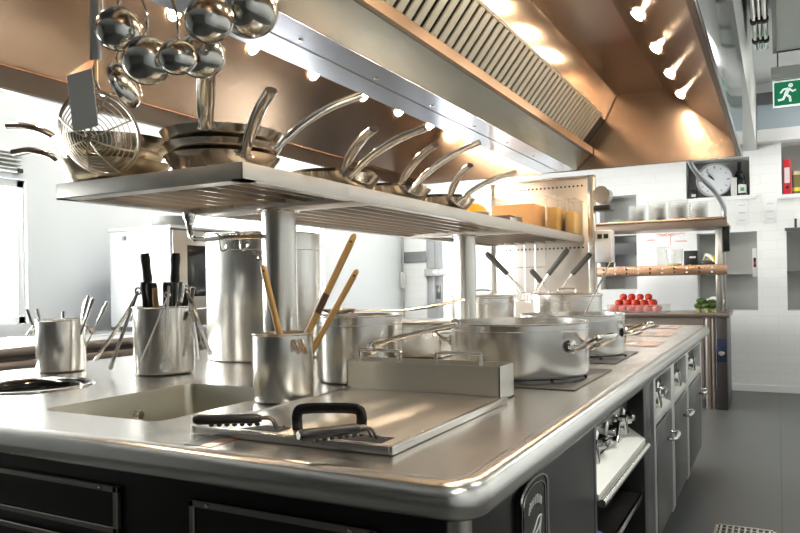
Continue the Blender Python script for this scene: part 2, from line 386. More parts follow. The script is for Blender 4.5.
for y in [1.4, 1.9, 2.4, 2.9, 3.4, 3.9, 4.4]:
    b = BM(); lathe(b, [(0, -0.004), (0.008, -0.003), (0.011, 0)], 12, Matrix.Translation((-1.36, y, 2.0))); obj('stud', H(b), POLISH, hood)
for s in (1, -1):
    b = BM(); f = lambda x: -1.4 + s * (x + 1.4)
    prism(b, [(f(-1.175), 2.104), (f(-1.150), 2.104), (f(-1.150), 2.150), (f(-1.162), 2.150), (f(-1.166), 2.116), (f(-1.210), 2.116), (f(-1.21), 2.104)], HY0 + 0.02, HY1 - 0.03)
    obj('grease_gutter', H(b), COPPER if s < 0 else mat('gutter_steel', (0.20, 0.15, 0.11), 1, 0.3, (3, 3, 3), 0.2), hood)
    b = BM(); prism(b, [(f(-1.062), 2.335), (f(-0.985), 2.499), (f(-0.993), 2.499), (f(-1.07), 2.335)], HY0 + 0.02, HY1 - 0.03); obj('upper_strip', H(b), mat('strip_steel', (0.55, 0.45, 0.36), 1, 0.14), hood)
    b = BM(); shell(b, [(f(-1.235), 2.13), (f(-1.07), 2.335)], HY0 + 0.02, HY1 - 0.03, 0.01); obj('filter_back', H(b), CAVITY, hood)
# baffle filters
def filt_part():
    d = V((0.165, 0, 0.205)); L = d.length; d.normalize(); n = V((d.z, 0, -d.x))
    M = Matrix((d, V((0, 1, 0)), n)).transposed().to_4x4()
    b = BM()
    for k in range(7):
        y = -0.25 + 0.018 + k * 0.0715
        box(b, 0.012, L - 0.012, y - 0.006, y + 0.042, 0.0, 0.012, 0.004, 1)
    bmesh.ops.transform(b, matrix=M, verts=b.verts)
    f = BM()
    box(f, 0, 0.012, -0.25, 0.25, -0.004, 0.014); box(f, L - 0.012, L, -0.25, 0.25, -0.004, 0.014)
    bmesh.ops.transform(f, matrix=M, verts=f.verts)
    return b, f
FW = ['nearest of the right row', 'second of the right row', 'third of the right row', 'fourth of the right row', 'fifth of the right row', 'third from the far end, right row', 'second from the far end, right row', 'at the far end of the right row']
f0 = thing('baffle_filter', 'steel baffle filter panel of the hood, ' + FW[0], 'filter', (-1.207, HY0 + 0.33, 2.134), 0, 'baffle filters of the hood')
bb, fr = filt_part(); obj('baffle_slats', bb, FILTER, f0); obj('frame', fr, FILTER, f0)
for k in range(1, 8): dup(f0, (-1.207, HY0 + 0.33 + 0.503 * k, 2.134), 0, 'steel baffle filter panel of the hood, ' + FW[k])
for k in range(8): dup(f0, (-1.593, HY0 + 0.33 + 0.503 * k, 2.134), math.pi, 'steel baffle filter panel on the hidden left side of the hood plenum', 'baffle filters, left side')
# halogen lamps set in the slopes
def downlight(loc, nrm, label, group):
    t = thing('hood_lamp', label, 'lamp', loc, 0, group); t.rotation_euler = V(nrm).to_track_quat('Z', 'Y').to_euler()
    b = BM(); lathe(b, [(0.032, 0.0), (0.042, 0.0), (0.043, 0.004), (0.041, 0.007), (0.036, 0.0075), (0.033, 0.006)], 24, closed=True); obj('rim', b, POLISH, t)
    b = BM(); lathe(b, [(0, 0.012), (0.012, 0.011), (0.024, 0.007), (0.032, 0.002)], 20); obj('bulb', b, BULB, t)
nl = V((0.405, 0, 0.0)).cross(V((0, 1, 0)))
ORD = ['first', 'second', 'third', 'fourth', 'fifth', 'sixth', 'seventh']
sl = (V((-0.215 + 0.664, 0, 2.085 - 2.5))).normalized(); nR = V((sl.z, 0, -sl.x)); nR = nR if nR.z < 0 else -nR
slL = (V((-2.685 + 2.28, 0, 2.085 - 2.5))).normalized(); nL = V((slL.z, 0, -slL.x)); nL = nL if nL.z < 0 else -nL
def onslope(x, right):
    if right: return 2.5 + (x + 0.664) * (2.085 - 2.5) / (-0.215 + 0.664)
    return 2.5 + (x + 2.28) * (2.085 - 2.5) / (-2.685 + 2.28)
for k, y in enumerate((1.15, 1.65, 2.16, 2.68)):
    x = -0.53; downlight((x, y, onslope(x, 1) - 0.008), nR, 'halogen lamp in the right slope of the hood, too near to be in view', 'hood lamps out of view')
for k, y in enumerate((3.27, 3.79, 4.30, 4.81)):
    x = -0.53; downlight((x, y, onslope(x, 1) - 0.008), nR, 'halogen lamp in the right hood slope, %s from the top of the picture' % ORD[k], 'right hood lamps')
for k, y in enumerate((1.25, 1.76)):
    x = -2.35; downlight((x, y, onslope(x, 0) - 0.008), nL, 'halogen lamp in the left slope of the hood, too near to be in view', 'hood lamps out of view')
WH = ['behind the hanging ladles', 'above the upright pan handle', 'above the near pan handles', 'at the tip of the long handle', 'second from the far end', 'at the far end of the row']
for k, y in enumerate((2.33, 2.87, 3.41, 3.97, 4.46, 4.97)):
    x = -2.35; downlight((x, y, onslope(x, 0) - 0.008), nL, 'halogen lamp in the left hood slope, ' + WH[k], 'left hood lamps')
# slotted grille at the near top of the right slope
b = BM()
for k in range(6): box(b, -0.60, -0.46, 2.60 + k * 0.035, 2.615 + k * 0.035, -0.0, 0.004)
b.free()

# ------------------------------------------------------------------ worktop of the island
def slab_with_holes(outer, holes, z):
    bm = BM(); edges = []
    for loop in [outer] + holes:
        vs = [bm.verts.new((x, y, z)) for x, y in loop]
        for i in range(len(vs)): edges.append(bm.edges.new((vs[i], vs[(i + 1) % len(vs)])))
    bmesh.ops.triangle_fill(bm, use_beauty=True, use_dissolve=False, edges=edges)
    return bm
WX0, WX1, WY0, WY1 = -2.55, -0.435, 1.005, 5.0
top = thing('island_worktop', 'long brushed steel island worktop with a rounded edge, sink and burner plates', 'worktop', (-1.45, 3.0, 0.84))
def W(bm): bmesh.ops.transform(bm, matrix=Matrix.Translation((1.45, -3.0, -0.84)), verts=bm.verts); return bm
sink = rrect(-1.645, -1.235, 1.155, 1.67, 0.035)
well = [(-2.07 + 0.165 * math.cos(2 * math.pi * k / 40), 1.43 + 0.165 * math.sin(2 * math.pi * k / 40)) for k in range(40)]
def off_rect(d, n=8): return rrect(WX0 - d, WX1 + d, WY0 - d, WY1 + d, 0.03 + d, n)
obj('top_sheet', W(slab_with_holes(off_rect(0.0), [sink, well], 0.90)), TOPST, top, smooth=False)
prof = [(0.0, 0.90), (0.010, 0.9015), (0.022, 0.899), (0.032, 0.893), (0.039, 0.883), (0.042, 0.870), (0.041, 0.857), (0.036, 0.846), (0.028, 0.840), (0.0, 0.838), (-0.05, 0.838)]
b = BM(); rings = [[b.verts.new((x, y, z)) for x, y in off_rect(d)] for d, z in prof]
for A, B in zip(rings, rings[1:]):
    for i in range(len(A)): b.faces.new([A[i], A[(i + 1) % len(A)], B[(i + 1) % len(A)], B[i]])
obj('rounded_edge', W(b), EDGE, top, ang=60)
b = BM(); lp = [(d, z) for d, z in ((0, 0.90), (0.004, 0.892), (0.006, 0.75), (-0.01, 0.705), (-0.05, 0.70))]
rings = [[b.verts.new((x, y, z)) for x, y in rrect(-1.645 - d * -1, -1.235 + d * -1, 1.155 + d, 1.67 - d, max(0.012, 0.035 - d))] for d, z in [(q[0] if q[0] >= 0 else -q[0], q[1]) for q in lp]]
for A, B in zip(rings, rings[1:]):
    for i in range(len(A)): b.faces.new([A[i], A[(i + 1) % len(A)], B[(i + 1) % len(A)], B[i]])
b.faces.new(rings[-1]); sk = obj('sink_basin', W(b), mat('sink_steel', (0.52, 0.50, 0.42), 1, 0.36, (4, 4, 4), 0.08), top)
b = BM(); lathe(b, [(0, 0.012), (0.012, 0.011), (0.017, 0.006), (0.02, 0)], 20, Matrix.Translation((-1.639, 1.46, 0.835)) @ Matrix.Rotation(math.pi / 2, 4, 'Y')); obj('overflow', W(b), POLISH, sk)
b = BM(); lathe(b, [(0.175, 0.902), (0.170, 0.9045), (0.163, 0.903), (0.150, 0.893), (0.146, 0.880), (0.10, 0.862), (0, 0.855)], 48, Matrix.Translation((-2.07, 1.43, 0)))
obj('round_well', W(b), mat('well_enamel', (0.02, 0.018, 0.016), 0.3, 0.08), top)
b = BM(); lathe(b, [(0.180, 0.9005), (0.178, 0.905), (0.168, 0.9065), (0.160, 0.902)], 48, Matrix.Translation((-2.07, 1.43, 0))); obj('well_rim', W(b), POLISH, top)
# burner plates under the pots and the slotted plates behind them
for (x, y, wx, wy) in ((-0.735, 2.19, 0.24, 0.25), (-0.74, 2.86, 0.22, 0.24)):
    b = BM(); box(b, x - wx, x + wx, y - wy, y + wy, 0.9005, 0.904, 0.002); p = obj('burner_plate', W(b), mat('burner_iron', (0.10, 0.09, 0.085), 0.8, 0.35), top)
    for k in range(8):
        a = k * math.pi / 4; b = BM(); tube(b, [(x + 0.05 * math.cos(a), y + 0.05 * math.sin(a), 0.909), (x + 0.215 * math.cos(a), y + 0.215 * math.sin(a), 0.909)], 0.0045, 6); obj('grate_bar', W(b), RUBBER, p)
    b = BM(); lathe(b, [(0.20, 0.904), (0.208, 0.904), (0.208, 0.912), (0.20, 0.912)], 40, Matrix.Translation((x, y, 0)), closed=True); obj('grate_ring', W(b), mat('grate_grey', (0.25, 0.25, 0.25), 0.8, 0.3), p)
for y0, x0, x1 in ((3.36, -0.98, -0.49), (3.98, -1.0, -0.51), (4.62, -1.0, -0.55)):
    b = BM(); box(b, x0, x1, y0, y0 + 0.30, 0.9005, 0.903); p = obj('slotted_plate', W(b), COPPER, top)
    for k in range(5):
        xx = x0 + 0.05 + k * 0.075; b = BM(); box(b, xx, xx + 0.042, y0 + 0.05, y0 + 0.24, 0.903, 0.9065, 0.001); obj('grate_slot', W(b), PLATE if k % 2 == 0 else CAVITY, p)
# dark and copper strips imitating a shadow and a reflection at the front
b = BM(); prism(b, [(-1.012, 1.01), (-0.975, 1.01), (-0.975, 1.105), (-1.012, 1.105)], 0.9002, 0.901, 'Z'); obj('shadow_strip', W(b), DARKST, top)
b = BM(); box(b, -0.972, -0.945, 1.01, 1.105, 0.9002, 0.9012); obj('reflection_strip', W(b), COPPER, top)

# ------------------------------------------------------------------ cabinets under the worktop
FX = -0.445   # right faces
def bar_frame(bm, x0, x1, z0, z1, y, t=0.014, d=0.012):
    for a in (x0, x1 - t): box(bm, a, a + t, y - d, y, z0, z1, 0.002, 1)
    for a in (z0, z1 - t): box(bm, x0, x1, y - d, y, a, a + t, 0.002, 1)
cab = thing('front_cabinet', 'black front cabinet of the island with steel framed drawers', 'cabinet', (-1.45, 1.45, 0))
def Lc(bm, x, y, z): bmesh.ops.transform(bm, matrix=Matrix.Translation((-x, -y, -z)), verts=bm.verts); return bm
b = BM(); box(b, -2.48, FX, 1.045, 1.93, 0.12, 0.837, 0.003)
# the sink and well hollow out the body from above, so its top stays open there
bmesh.ops.delete(b, geom=[f for f in b.faces if f.normal.z > 0.9 and f.calc_center_median().z > 0.8], context='FACES')
obj('body', Lc(b, -1.45, 1.45, 0), BLACK, cab)
b = BM(); box(b, -2.42, FX - 0.06, 1.10, 1.93, 0, 0.12); obj('plinth', Lc(b, -1.45, 1.45, 0), DARKST, cab)
b = BM(); tube(b, [(-0.462, 1.058, 0.0), (-0.462, 1.058, 0.838)], 0.022, 20); obj('corner_post', Lc(b, -1.45, 1.45, 0), STEEL, cab)
for x0, x1 in ((-2.02, -1.222), (-1.022, -0.60)):
    for z0, z1 in ((0.688, 0.788), (0.42, 0.665)):
        if z0 < 0.5 and x0 > -1.1: z0, z1 = 0.44, 0.66
        b = BM(); box(b, x0 + 0.01, x1 - 0.01, 1.036, 1.046, z0 + 0.01, z1 - 0.01); dr = obj('drawer', Lc(b, -1.45, 1.45, 0), BLACK, cab)
        b = BM(); bar_frame(b, x0, x1, z0, z1, 1.040); obj('drawer_frame', Lc(b, -1.45, 1.45, 0), mat('frame_steel', (0.36, 0.35, 0.33), 1, 0.25), dr)
        for xx in (x0 + 0.05, x1 - 0.05):
            b = BM(); lathe(b, [(0, 0.004), (0.004, 0.003), (0.005, 0)], 10, Matrix.Translation((xx, 1.0275, z1 - 0.007)) @ Matrix.Rotation(math.pi / 2, 4, 'X')); obj('screw', Lc(b, -1.45, 1.45, 0), POLISH, dr)
# arched maker's plate on the right face
pl = [(1.285, 0.52), (1.455, 0.52), (1.455, 0.785)] + [(1.37 + 0.085 * math.cos(a), 0.785 + 0.028 * math.sin(a)) for a in [math.radians(q) for q in range(10, 171, 16)]] + [(1.285, 0.785)]
b = BM(); prism(b, pl, FX + 0.001, FX + 0.012, 'X'); plq = obj('maker_plate', Lc(b, -1.45, 1.45, 0), mat('plate_black', (0.02, 0.02, 0.02), 0.4, 0.25), cab)
plq['label'] = 'arched black plate with bright rim and script lettering'
b = BM(); tube(b, [(FX + 0.013, y, z) for y, z in pl], 0.0028, 6, closed=True); ins = [(1.37 + (y - 1.37) * 0.84, z - 0.012 if z > 0.6 else z + 0.012) for y, z in pl]; tube(b, [(FX + 0.013, y, z) for y, z in ins], 0.0014, 6, closed=True)
obj('plate_rim', Lc(b, -1.45, 1.45, 0), POLISH, plq)
b = BM()
for k in range(9):   # tiny arched line of letters
    a = math.radians(146 - k * 14); y, z = 1.37 + 0.048 * math.cos(a), 0.742 + 0.026 * math.sin(a)
    tube(b, [(FX + 0.0135, y - 0.002, z - 0.008), (FX + 0.0135, y + 0.002, z + 0.008)], 0.0013, 5)
    if k % 4 == 1: tube(b, [(FX + 0.0135, y - 0.004, z + 0.006), (FX + 0.0135, y + 0.004, z + 0.008)], 0.0013, 5)
S = lambda pts: tube(b, smooth_path([(FX + 0.0135, y, z) for y, z in pts], 4), 0.0019, 5)
S([(1.335, 0.700), (1.36, 0.712), (1.385, 0.728), (1.405, 0.728), (1.395, 0.712), (1.365, 0.700), (1.338, 0.690), (1.335, 0.680)])
S([(1.408, 0.730), (1.398, 0.705), (1.385, 0.665), (1.375, 0.640), (1.385, 0.632)])
S([(1.335, 0.690), (1.337, 0.66), (1.337, 0.60)])
S([(1.365, 0.585), (1.385, 0.605), (1.402, 0.612), (1.39, 0.590), (1.375, 0.560), (1.37, 0.535)])
obj('lettering', Lc(b, -1.45, 1.45, 0), PLATE, plq)

def knob(parent, x, y, z, s=1.0, tilt=0.5):
    b = BM(); M = Matrix.Translation((x, y, z)) @ Matrix.Rotation(math.pi / 2, 4, 'Y')
    lathe(b, [(0.030 * s, 0), (0.030 * s, 0.008), (0.022 * s, 0.014), (0.018 * s, 0.03), (0.016 * s, 0.036), (0, 0.037)], 20, M)
    box(b, -0.030 * s, 0.030 * s, -0.009 * s, 0.009 * s, 0.014, 0.046, 0.004, 2, M=M @ Matrix.Rotation(tilt, 4, 'Z'))
    return obj('knob', b, POLISH, parent)
FRAME = mat('range_front_steel', (0.66, 0.66, 0.64), 0.9, 0.34, (3, 3, 3), 0.05)
# oven unit with knob recess above an open shelf
ov = thing('open_oven_unit', 'range unit with a long row of chrome knobs over an open shelf', 'range', (-0.95, 2.45, 0))
P = lambda bm: Lc(bm, -0.95, 2.45, 0)
b = BM(); box(b, -1.45, -0.62, 1.935, 2.985, 0.12, 0.836); box(b, -0.62, FX, 1.935, 1.965, 0.12, 0.836, 0.003); box(b, -0.62, FX, 2.74, 2.985, 0.12, 0.836, 0.003)
box(b, -0.62, FX, 1.965, 2.74, 0.80, 0.836, 0.003); box(b, -0.62, FX, 1.965, 2.74, 0.12, 0.16, 0.003); obj('carcass', P(b), mat('carcass_dark', (0.05, 0.05, 0.05), 0.7, 0.3, (2, 2, 20), 0.1), ov)
b = BM(); box(b, -1.40, -0.55, 1.94, 2.98, 0, 0.12); obj('plinth', P(b), DARKST, ov)
b = BM(); prism(b, [(-0.50, 0.655), (FX + 0.004, 0.615), (FX + 0.004, 0.60), (-0.52, 0.60)], 1.967, 2.738); cp = obj('sloped_ledge', P(b), mat('pale_ledge', (0.80, 0.79, 0.74), 0.6, 0.35), ov)
b = BM(); box(b, -0.52, -0.505, 1.967, 2.738, 0.655, 0.80); kp = obj('knob_panel', P(b), FRAME, ov)
for k, y in enumerate((2.06, 2.21, 2.36, 2.50, 2.64)): kn = knob(ov, 0, 0, 0, 1.15, 0.5 + k); kn.location = (-0.505 + 0.95, y - 2.45, 0.708)
b = BM(); tube(b, [(FX + 0.012, 1.97, 0.592), (FX + 0.012, 2.735, 0.592)], 0.011, 12); obj('towel_bar', P(b), STEEL, ov)
b = BM(); box(b, -0.615, FX - 0.01, 1.967, 2.738, 0.40, 0.412); sh = obj('oven_shelf', P(b), DARKST, ov)
b = BM(); box(b, FX - 0.014, FX - 0.004, 1.967, 2.738, 0.396, 0.418, 0.002); obj('shelf_lip', P(b), POLISH, sh)
tagb = BM(); lathe(tagb, [(0, 0), (0.05, 0), (0.055, 0.02), (0.05, 0.06), (0.02, 0.075), (0, 0.075)], 24)
tag(obj('blue_container', tagb, BLUE), 'small blue plastic container on the open shelf of the range', 'container').location = (-0.50, 2.06, 0.412)
def module(y0, y1, label, panes):
    ym = (y0 + y1) / 2
    t = thing('range_module', label, 'range', (-0.95, ym, 0), 0, 'range modules along the right face')
    P = lambda bm: Lc(bm, -0.95, ym, 0)
    a0, a1 = y0 + 0.045, y1 - 0.055
    b = BM(); box(b, -1.45, -0.56, y0, y1, 0.12, 0.836); box(b, -0.56, FX, y0, a0, 0.12, 0.836, 0.003); box(b, -0.56, FX, a1, y1, 0.12, 0.836, 0.003)
    box(b, -0.56, FX, a0, a1, 0.795, 0.836, 0.003); box(b, -0.56, FX, a0, a1, 0.61, 0.635, 0.003); obj('carcass', P(b), FRAME, t)
    b = BM(); box(b, -1.40, -0.55, y0 + 0.005, y1 - 0.005, 0, 0.12); obj('plinth', P(b), DARKST, t)
    b = BM(); prism(b, [(-0.49, 0.655), (FX - 0.003, 0.64), (FX - 0.003, 0.636), (-0.49, 0.636)], a0 + 0.002, a1 - 0.002); obj('sloped_ledge', P(b), MATS['pale_ledge'], t)
    b = BM(); box(b, -0.558, -0.49, a0, a1, 0.655, 0.795); obj('knob_panel', P(b), BLACKP, t)
    ks = [ym] if panes == 1 else [ym - 0.1, ym + 0.09]
    for i, yk in enumerate(ks): kn = knob(t, 0, 0, 0, 1.6, 0.6 + i); kn.location = (-0.49 + 0.95, yk - ym, 0.70)
    b = BM(); box(b, FX - 0.03, FX + 0.002, a0 + 0.004, a1 - 0.004, 0.14, 0.604, 0.004); d = obj('door', P(b), mat('door_grey', (0.10, 0.10, 0.10), 0.7, 0.32, (2, 2, 2), 0.1), t)
    b = BM(); yk = a1 - 0.10
    tube(b, smooth_path([(FX + 0.002, yk - 0.08, 0.50), (FX + 0.035, yk - 0.075, 0.50), (FX + 0.035, yk + 0.075, 0.50), (FX + 0.002, yk + 0.08, 0.50)], 4), 0.008, 8); obj('door_handle', P(b), POLISH, d)
module(2.99, 3.56, 'steel range module with two chrome knobs, nearest of the three beyond the oven', 2)
module(3.565, 4.17, 'steel range module with chrome knobs, middle of the three beyond the oven', 1)
module(4.175, 4.97, 'steel range module with a chrome knob, at the far end of the island', 1)
lc = thing('left_cabinet', 'black cabinet block under the left side of the island', 'cabinet', (-1.98, 3.45, 0))
b = BM(); box(b, -2.48, -1.455, 1.935, 4.97, 0.12, 0.836, 0.003); obj('body', Lc(b, -1.98, 3.45, 0), BLACK, lc)
b = BM(); box(b, -2.42, -1.455, 1.94, 4.95, 0, 0.12); obj('plinth', Lc(b, -1.98, 3.45, 0), DARKST, lc)
for k in range(4):
    b = BM(); y0 = 1.97 + k * 0.75; box(b, -2.492, -2.478, y0, y0 + 0.71, 0.15, 0.80, 0.003); d = obj('door', Lc(b, -1.98, 3.45, 0), BLACK, lc)
    b = BM(); tube(b, [(-2.51, y0 + 0.1, 0.74), (-2.51, y0 + 0.6, 0.74)], 0.008); obj('door_handle', Lc(b, -1.98, 3.45, 0), POLISH, d)

# ------------------------------------------------------------------ shelf over the island
SX0, SX1, SY0, SY1 = -1.80, -1.125, 1.325, 4.72
shf = thing('overhead_shelf', 'long slatted steel shelf on two round posts above the island', 'shelf', (-1.46, 1.90, 0.9))
P = lambda bm: Lc(bm, -1.46, 1.90, 0.9)
b = BM(); box(b, SX0, SX1, SY0, SY0 + 0.004, 1.458, 1.50, 0.001); box(b, SX0, SX1, SY1 - 0.004, SY1, 1.458, 1.50, 0.001)
box(b, SX0, SX0 + 0.004, SY0, SY1, 1.458, 1.50, 0.001); box(b, SX1 - 0.004, SX1, SY0, SY1, 1.458, 1.50, 0.001)
box(b, SX0, SX0 + 0.035, SY0, SY1, 1.456, 1.460); box(b, SX1 - 0.035, SX1, SY0, SY1, 1.456, 1.460); box(b, SX0, SX1, SY0, SY0 + 0.05, 1.456, 1.460)
obj('rim', P(b), DULL, shf)
n = 9
for k in range(n):
    x = SX0 + 0.045 + k * (SX1 - SX0 - 0.09) / (n - 1)
    b = BM(); box(b, x - 0.021, x + 0.021, SY0 + 0.01, SY1 - 0.01, 1.488, 1.4995, 0.004); box(b, x - 0.004, x + 0.004, SY0 + 0.01, SY1 - 0.01, 1.466, 1.489)
    obj('slat', P(b), mat('slat_steel', (0.42, 0.385, 0.34), 1, 0.3), shf)
for y in (1.90, 3.49):
    b = BM(); box(b, SX0 + 0.004, SX1 - 0.004, y - 0.06, y + 0.06, 1.452, 1.487, 0.006); obj('cross_beam', P(b), DULL, shf)
    b = BM(); lathe(b, [(0, 0), (0.085, 0), (0.085, 0.006), (0.0565, 0.010), (0.0565, 0.545), (0.072, 0.550), (0.072, 0.556), (0, 0.556)], 40, Matrix.Translation((-1.46, y, 0.9))); obj('post', P(b), STEEL, shf)
# end panel (pass screen) at the far end of the shelf
scr = thing('pass_screen', 'upright perforated steel screen closing the far end of the shelf', 'screen', (-1.43, 4.75, 0.9))
P = lambda bm: Lc(bm, -1.43, 4.75, 0.9)
b = BM(); box(b, -1.775, -1.095, 4.745, 4.757, 0.9, 1.895, 0.002); obj('panel', P(b), mat('screen_steel', (0.74, 0.69, 0.64), 1, 0.3, (2, 2, 2), 0.05), scr)
b = BM(); box(b, -1.79, -1.765, 4.725, 4.775, 0.9, 1.90, 0.003); box(b, -1.10, -1.055, 4.725, 4.775, 0.9, 1.90, 0.003); box(b, -1.79, -1.055, 4.725, 4.775, 1.888, 1.90, 0.002); obj('frame', P(b), STEEL, scr)
for zq in (1.835, 1.425):
    b = BM()
    for k in range(21): lathe(b, [(0, 0), (0.007, 0.0)], 8, Matrix.Translation((-1.70 + k * 0.028, 4.7435, zq)) @ Matrix.Rotation(math.pi / 2, 4, 'X'))
    obj('perforation', P(b), CAVITY, scr)
b = BM(); box(b, -1.053, -0.945, 4.70, 4.80, 1.32, 1.53, 0.006); sb = obj('socket_box', P(b), mat('socket_grey', (0.66, 0.68, 0.72), 0.2, 0.4), scr)
for x in (-1.035, -0.995):
    b = BM(); box(b, x, x + 0.03, 4.697, 4.701, 1.475, 1.505, 0.003); obj('socket', P(b), CAVITY, sb)
b = BM(); lathe(b, [(0, 0), (0.055, 0.0), (0.055, 0.11), (0.05, 0.115), (0, 0.115)], 28, Matrix.Translation((-0.995, 4.70, 1.755)) @ Matrix.Rotation(-math.pi / 2 + 0.0, 4, 'X') @ Matrix.Translation((0, 0, -0.06))); obj('lamp_housing', P(b), STEEL, scr)
b = BM(); box(b, -1.05, -0.945, 4.66, 4.80, 1.655, 1.69, 0.008); obj('bracket', P(b), BLACKP, scr)

# ------------------------------------------------------------------ pots
def pot(name, label, x, y, z, r, hgt, group=None, flare=0.0, band=True, rz=YAW, m=None):
    t = thing(name, label, 'pot', (x, y, z), rz, group)
    th = 0.003; b = BM()
    lathe(b, [(0, 0), (r - 0.012, 0), (r - 0.003, 0.004), (r, 0.012), (r, hgt - 0.006), (r + 0.004 + flare, hgt - 0.002), (r + 0.004 + flare, hgt), (r - th, hgt), (r - th, 0.014), (r - 0.015, 0.006), (0, 0.005)], 56)
    obj('body', b, m or POT, t)
    if band:
        b = BM(); tube(b, [((r + 0.0004) * math.cos(2 * math.pi * k / 56), (r + 0.0004) * math.sin(2 * math.pi * k / 56), hgt * 0.86) for k in range(56)], 0.0012, 6, closed=True); obj('bead', b, DULL, t)
    return t
def loop_handle(parent, r, z, ang, wdt=0.11, out=0.06, rad=0.0065, lift=0.02):
    c, s = math.cos(ang), math.sin(ang); E = lambda o, w, h: (r * c + o * c - w * s, r * s + o * s + w * c, z + h)
    b = BM(); w2 = wdt / 2
    tube(b, smooth_path([E(-0.001, -w2, 0), E(0.02, -w2, 0), E(out * 0.85, -w2 * 0.95, lift * 0.8), E(out, -w2 * 0.6, lift), E(out, w2 * 0.6, lift), E(out * 0.85, w2 * 0.95, lift * 0.8), E(0.02, w2, 0), E(-0.001, w2, 0)], 4), rad, 10)
    h = obj('handle', b, POLISH, parent)
    for s2 in (-1, 1):
        b = BM(); M = Matrix.Translation(E(0, s2 * w2, 0)) @ rotM((c, s, 0)); lathe(b, [(0.019, -0.004), (0.019, 0.003), (0.010, 0.009), (0, 0.009)], 16, M)
        obj('handle_mount', b, POLISH, h)
def ear_handle(parent, r, z, ang):
    c, s = math.cos(ang), math.sin(ang); b = BM()
    E = lambda o, w, h: V((r * c + o * c - w * s, r * s + o * s + w * c, z + h))
    pts = [E(-0.002, 0, 0.012), E(0.008, 0, 0.012), E(0.022, 0, -0.006), E(0.030, 0, -0.020)]
    for sgn in (-1, 1):
        tube(b, [p + V((-s, c, 0)) * 0.010 * sgn for p in pts], [0.003, 0.004, 0.005, 0.006], 8)
    vs = []
    for p in pts: vs.append([b.verts.new(p + V((-s, c, 0)) * 0.016 * q) for q in (-1, 1)])
    for A, B in zip(vs, vs[1:]): b.faces.new([A[0], A[1], B[1], B[0]])
    obj('handle', b, POLISH, parent)
Z0 = 0.901
p = pot('large_pot', 'wide steel pot on the nearest burner, right of the box tray', -0.735, 2.19, 0.9125, 0.217, 0.165); loop_handle(p, 0.217, 0.095, math.radians(-40), 0.13, 0.085, 0.0095, 0.03); loop_handle(p, 0.217, 0.10, math.radians(140), 0.13, 0.08, 0.009)
p = pot('large_pot', 'wide steel pot on the second burner, behind the nearest wide pot', -0.74, 2.87, 0.9125, 0.205, 0.158); loop_handle(p, 0.205, 0.085, math.radians(-14), 0.13, 0.10, 0.009, 0.03); loop_handle(p, 0.205, 0.09, math.radians(166), 0.13, 0.08, 0.0085)
p = pot('stockpot', 'very tall steel stockpot standing behind the near shelf post', -1.94, 2.42, Z0, 0.243, 0.52)
loop_handle(p, 0.243, 0.42, math.radians(-70), 0.13, 0.05, 0.008, -0.01); loop_handle(p, 0.243, 0.42, math.radians(110), 0.13, 0.05, 0.008, -0.01)
p = pot('saucepan', 'deep steel saucepan with a long bar handle behind the spoon pot', -1.177, 1.937, Z0, 0.136, 0.206, rz=0)
b = BM(); B0 = V((0.110, -0.088, 0.120)); B1 = V((0.325, 0.015, 0.175)); tube(b, smooth_path([V((0.10, -0.075, 0.105)), B0, (B0 * 2 + B1) / 3 + V((0, 0, 0.004)), (B0 + B1 * 2) / 3 + V((0, 0, 0.004)), B1], 4), [0.011, 0.010, 0.009, 0.009, 0.010], 10, sx=0.8); hd = obj('handle', b, POLISH, p)
b = BM(); tube(b, [B1 + V((0.012 * math.cos(a), 0.004 * math.cos(a), 0.012 * math.sin(a) + 0.004)) for a in [k * math.pi / 8 for k in range(16)]], 0.004, 6, closed=True); obj('hanging_ring', b, POLISH, hd)
b = BM(); lathe(b, [(0.024, -0.006), (0.024, 0.0), (0.014, 0.008), (0, 0.008)], 20, Matrix.Translation((0.099, -0.086, 0.112)) @ rotM((0.77, -0.63, 0.1))); obj('handle_mount', b, POLISH, hd)
sp = pot('spoon_pot', 'steel container holding three wooden spoons beside the fryer cover', -1.152, 1.508, Z0, 0.079, 0.178, band=False); ear_handle(sp, 0.079, 0.15, math.radians(-55)); ear_handle(sp, 0.079, 0.15, math.radians(125))
kp_ = pot('knife_pot', 'steel container full of knives and tongs behind the sink', -1.925, 1.835, Z0, 0.103, 0.236, band=False); ear_handle(kp_, 0.103, 0.205, math.radians(-18)); ear_handle(kp_, 0.103, 0.205, math.radians(162))
cp_ = pot('cutlery_pot', 'steel container of cutlery at the left edge of the island', -2.35, 1.74, Z0, 0.085, 0.192, band=False); ear_handle(cp_, 0.085, 0.155, math.radians(5)); ear_handle(cp_, 0.085, 0.155, math.radians(185))
# pasta pots behind the second burner and lids
for x, y, r, hgt, lb in ((-1.55, 3.95, 0.20, 0.215, 'low pot left of the pair in front of the pass screen'), (-1.12, 4.25, 0.20, 0.215, 'low pot right of the pair in front of the pass screen')):
    p = pot('lidded_pot', 'steel ' + lb, x, y, Z0, r, hgt)
    b = BM(); lathe(b, [(r + 0.006, hgt + 0.0005), (r + 0.006, hgt + 0.006), (r - 0.01, hgt + 0.012), (0, hgt + 0.020)], 40); l = obj('lid', b, STEEL, p)
    b = BM(); tube(b, smooth_path([(-0.05, 0, hgt + 0.017), (-0.045, 0, hgt + 0.04), (0.045, 0, hgt + 0.04), (0.05, 0, hgt + 0.017)], 4), 0.005, 8); obj('lid_handle', b, POLISH, l)
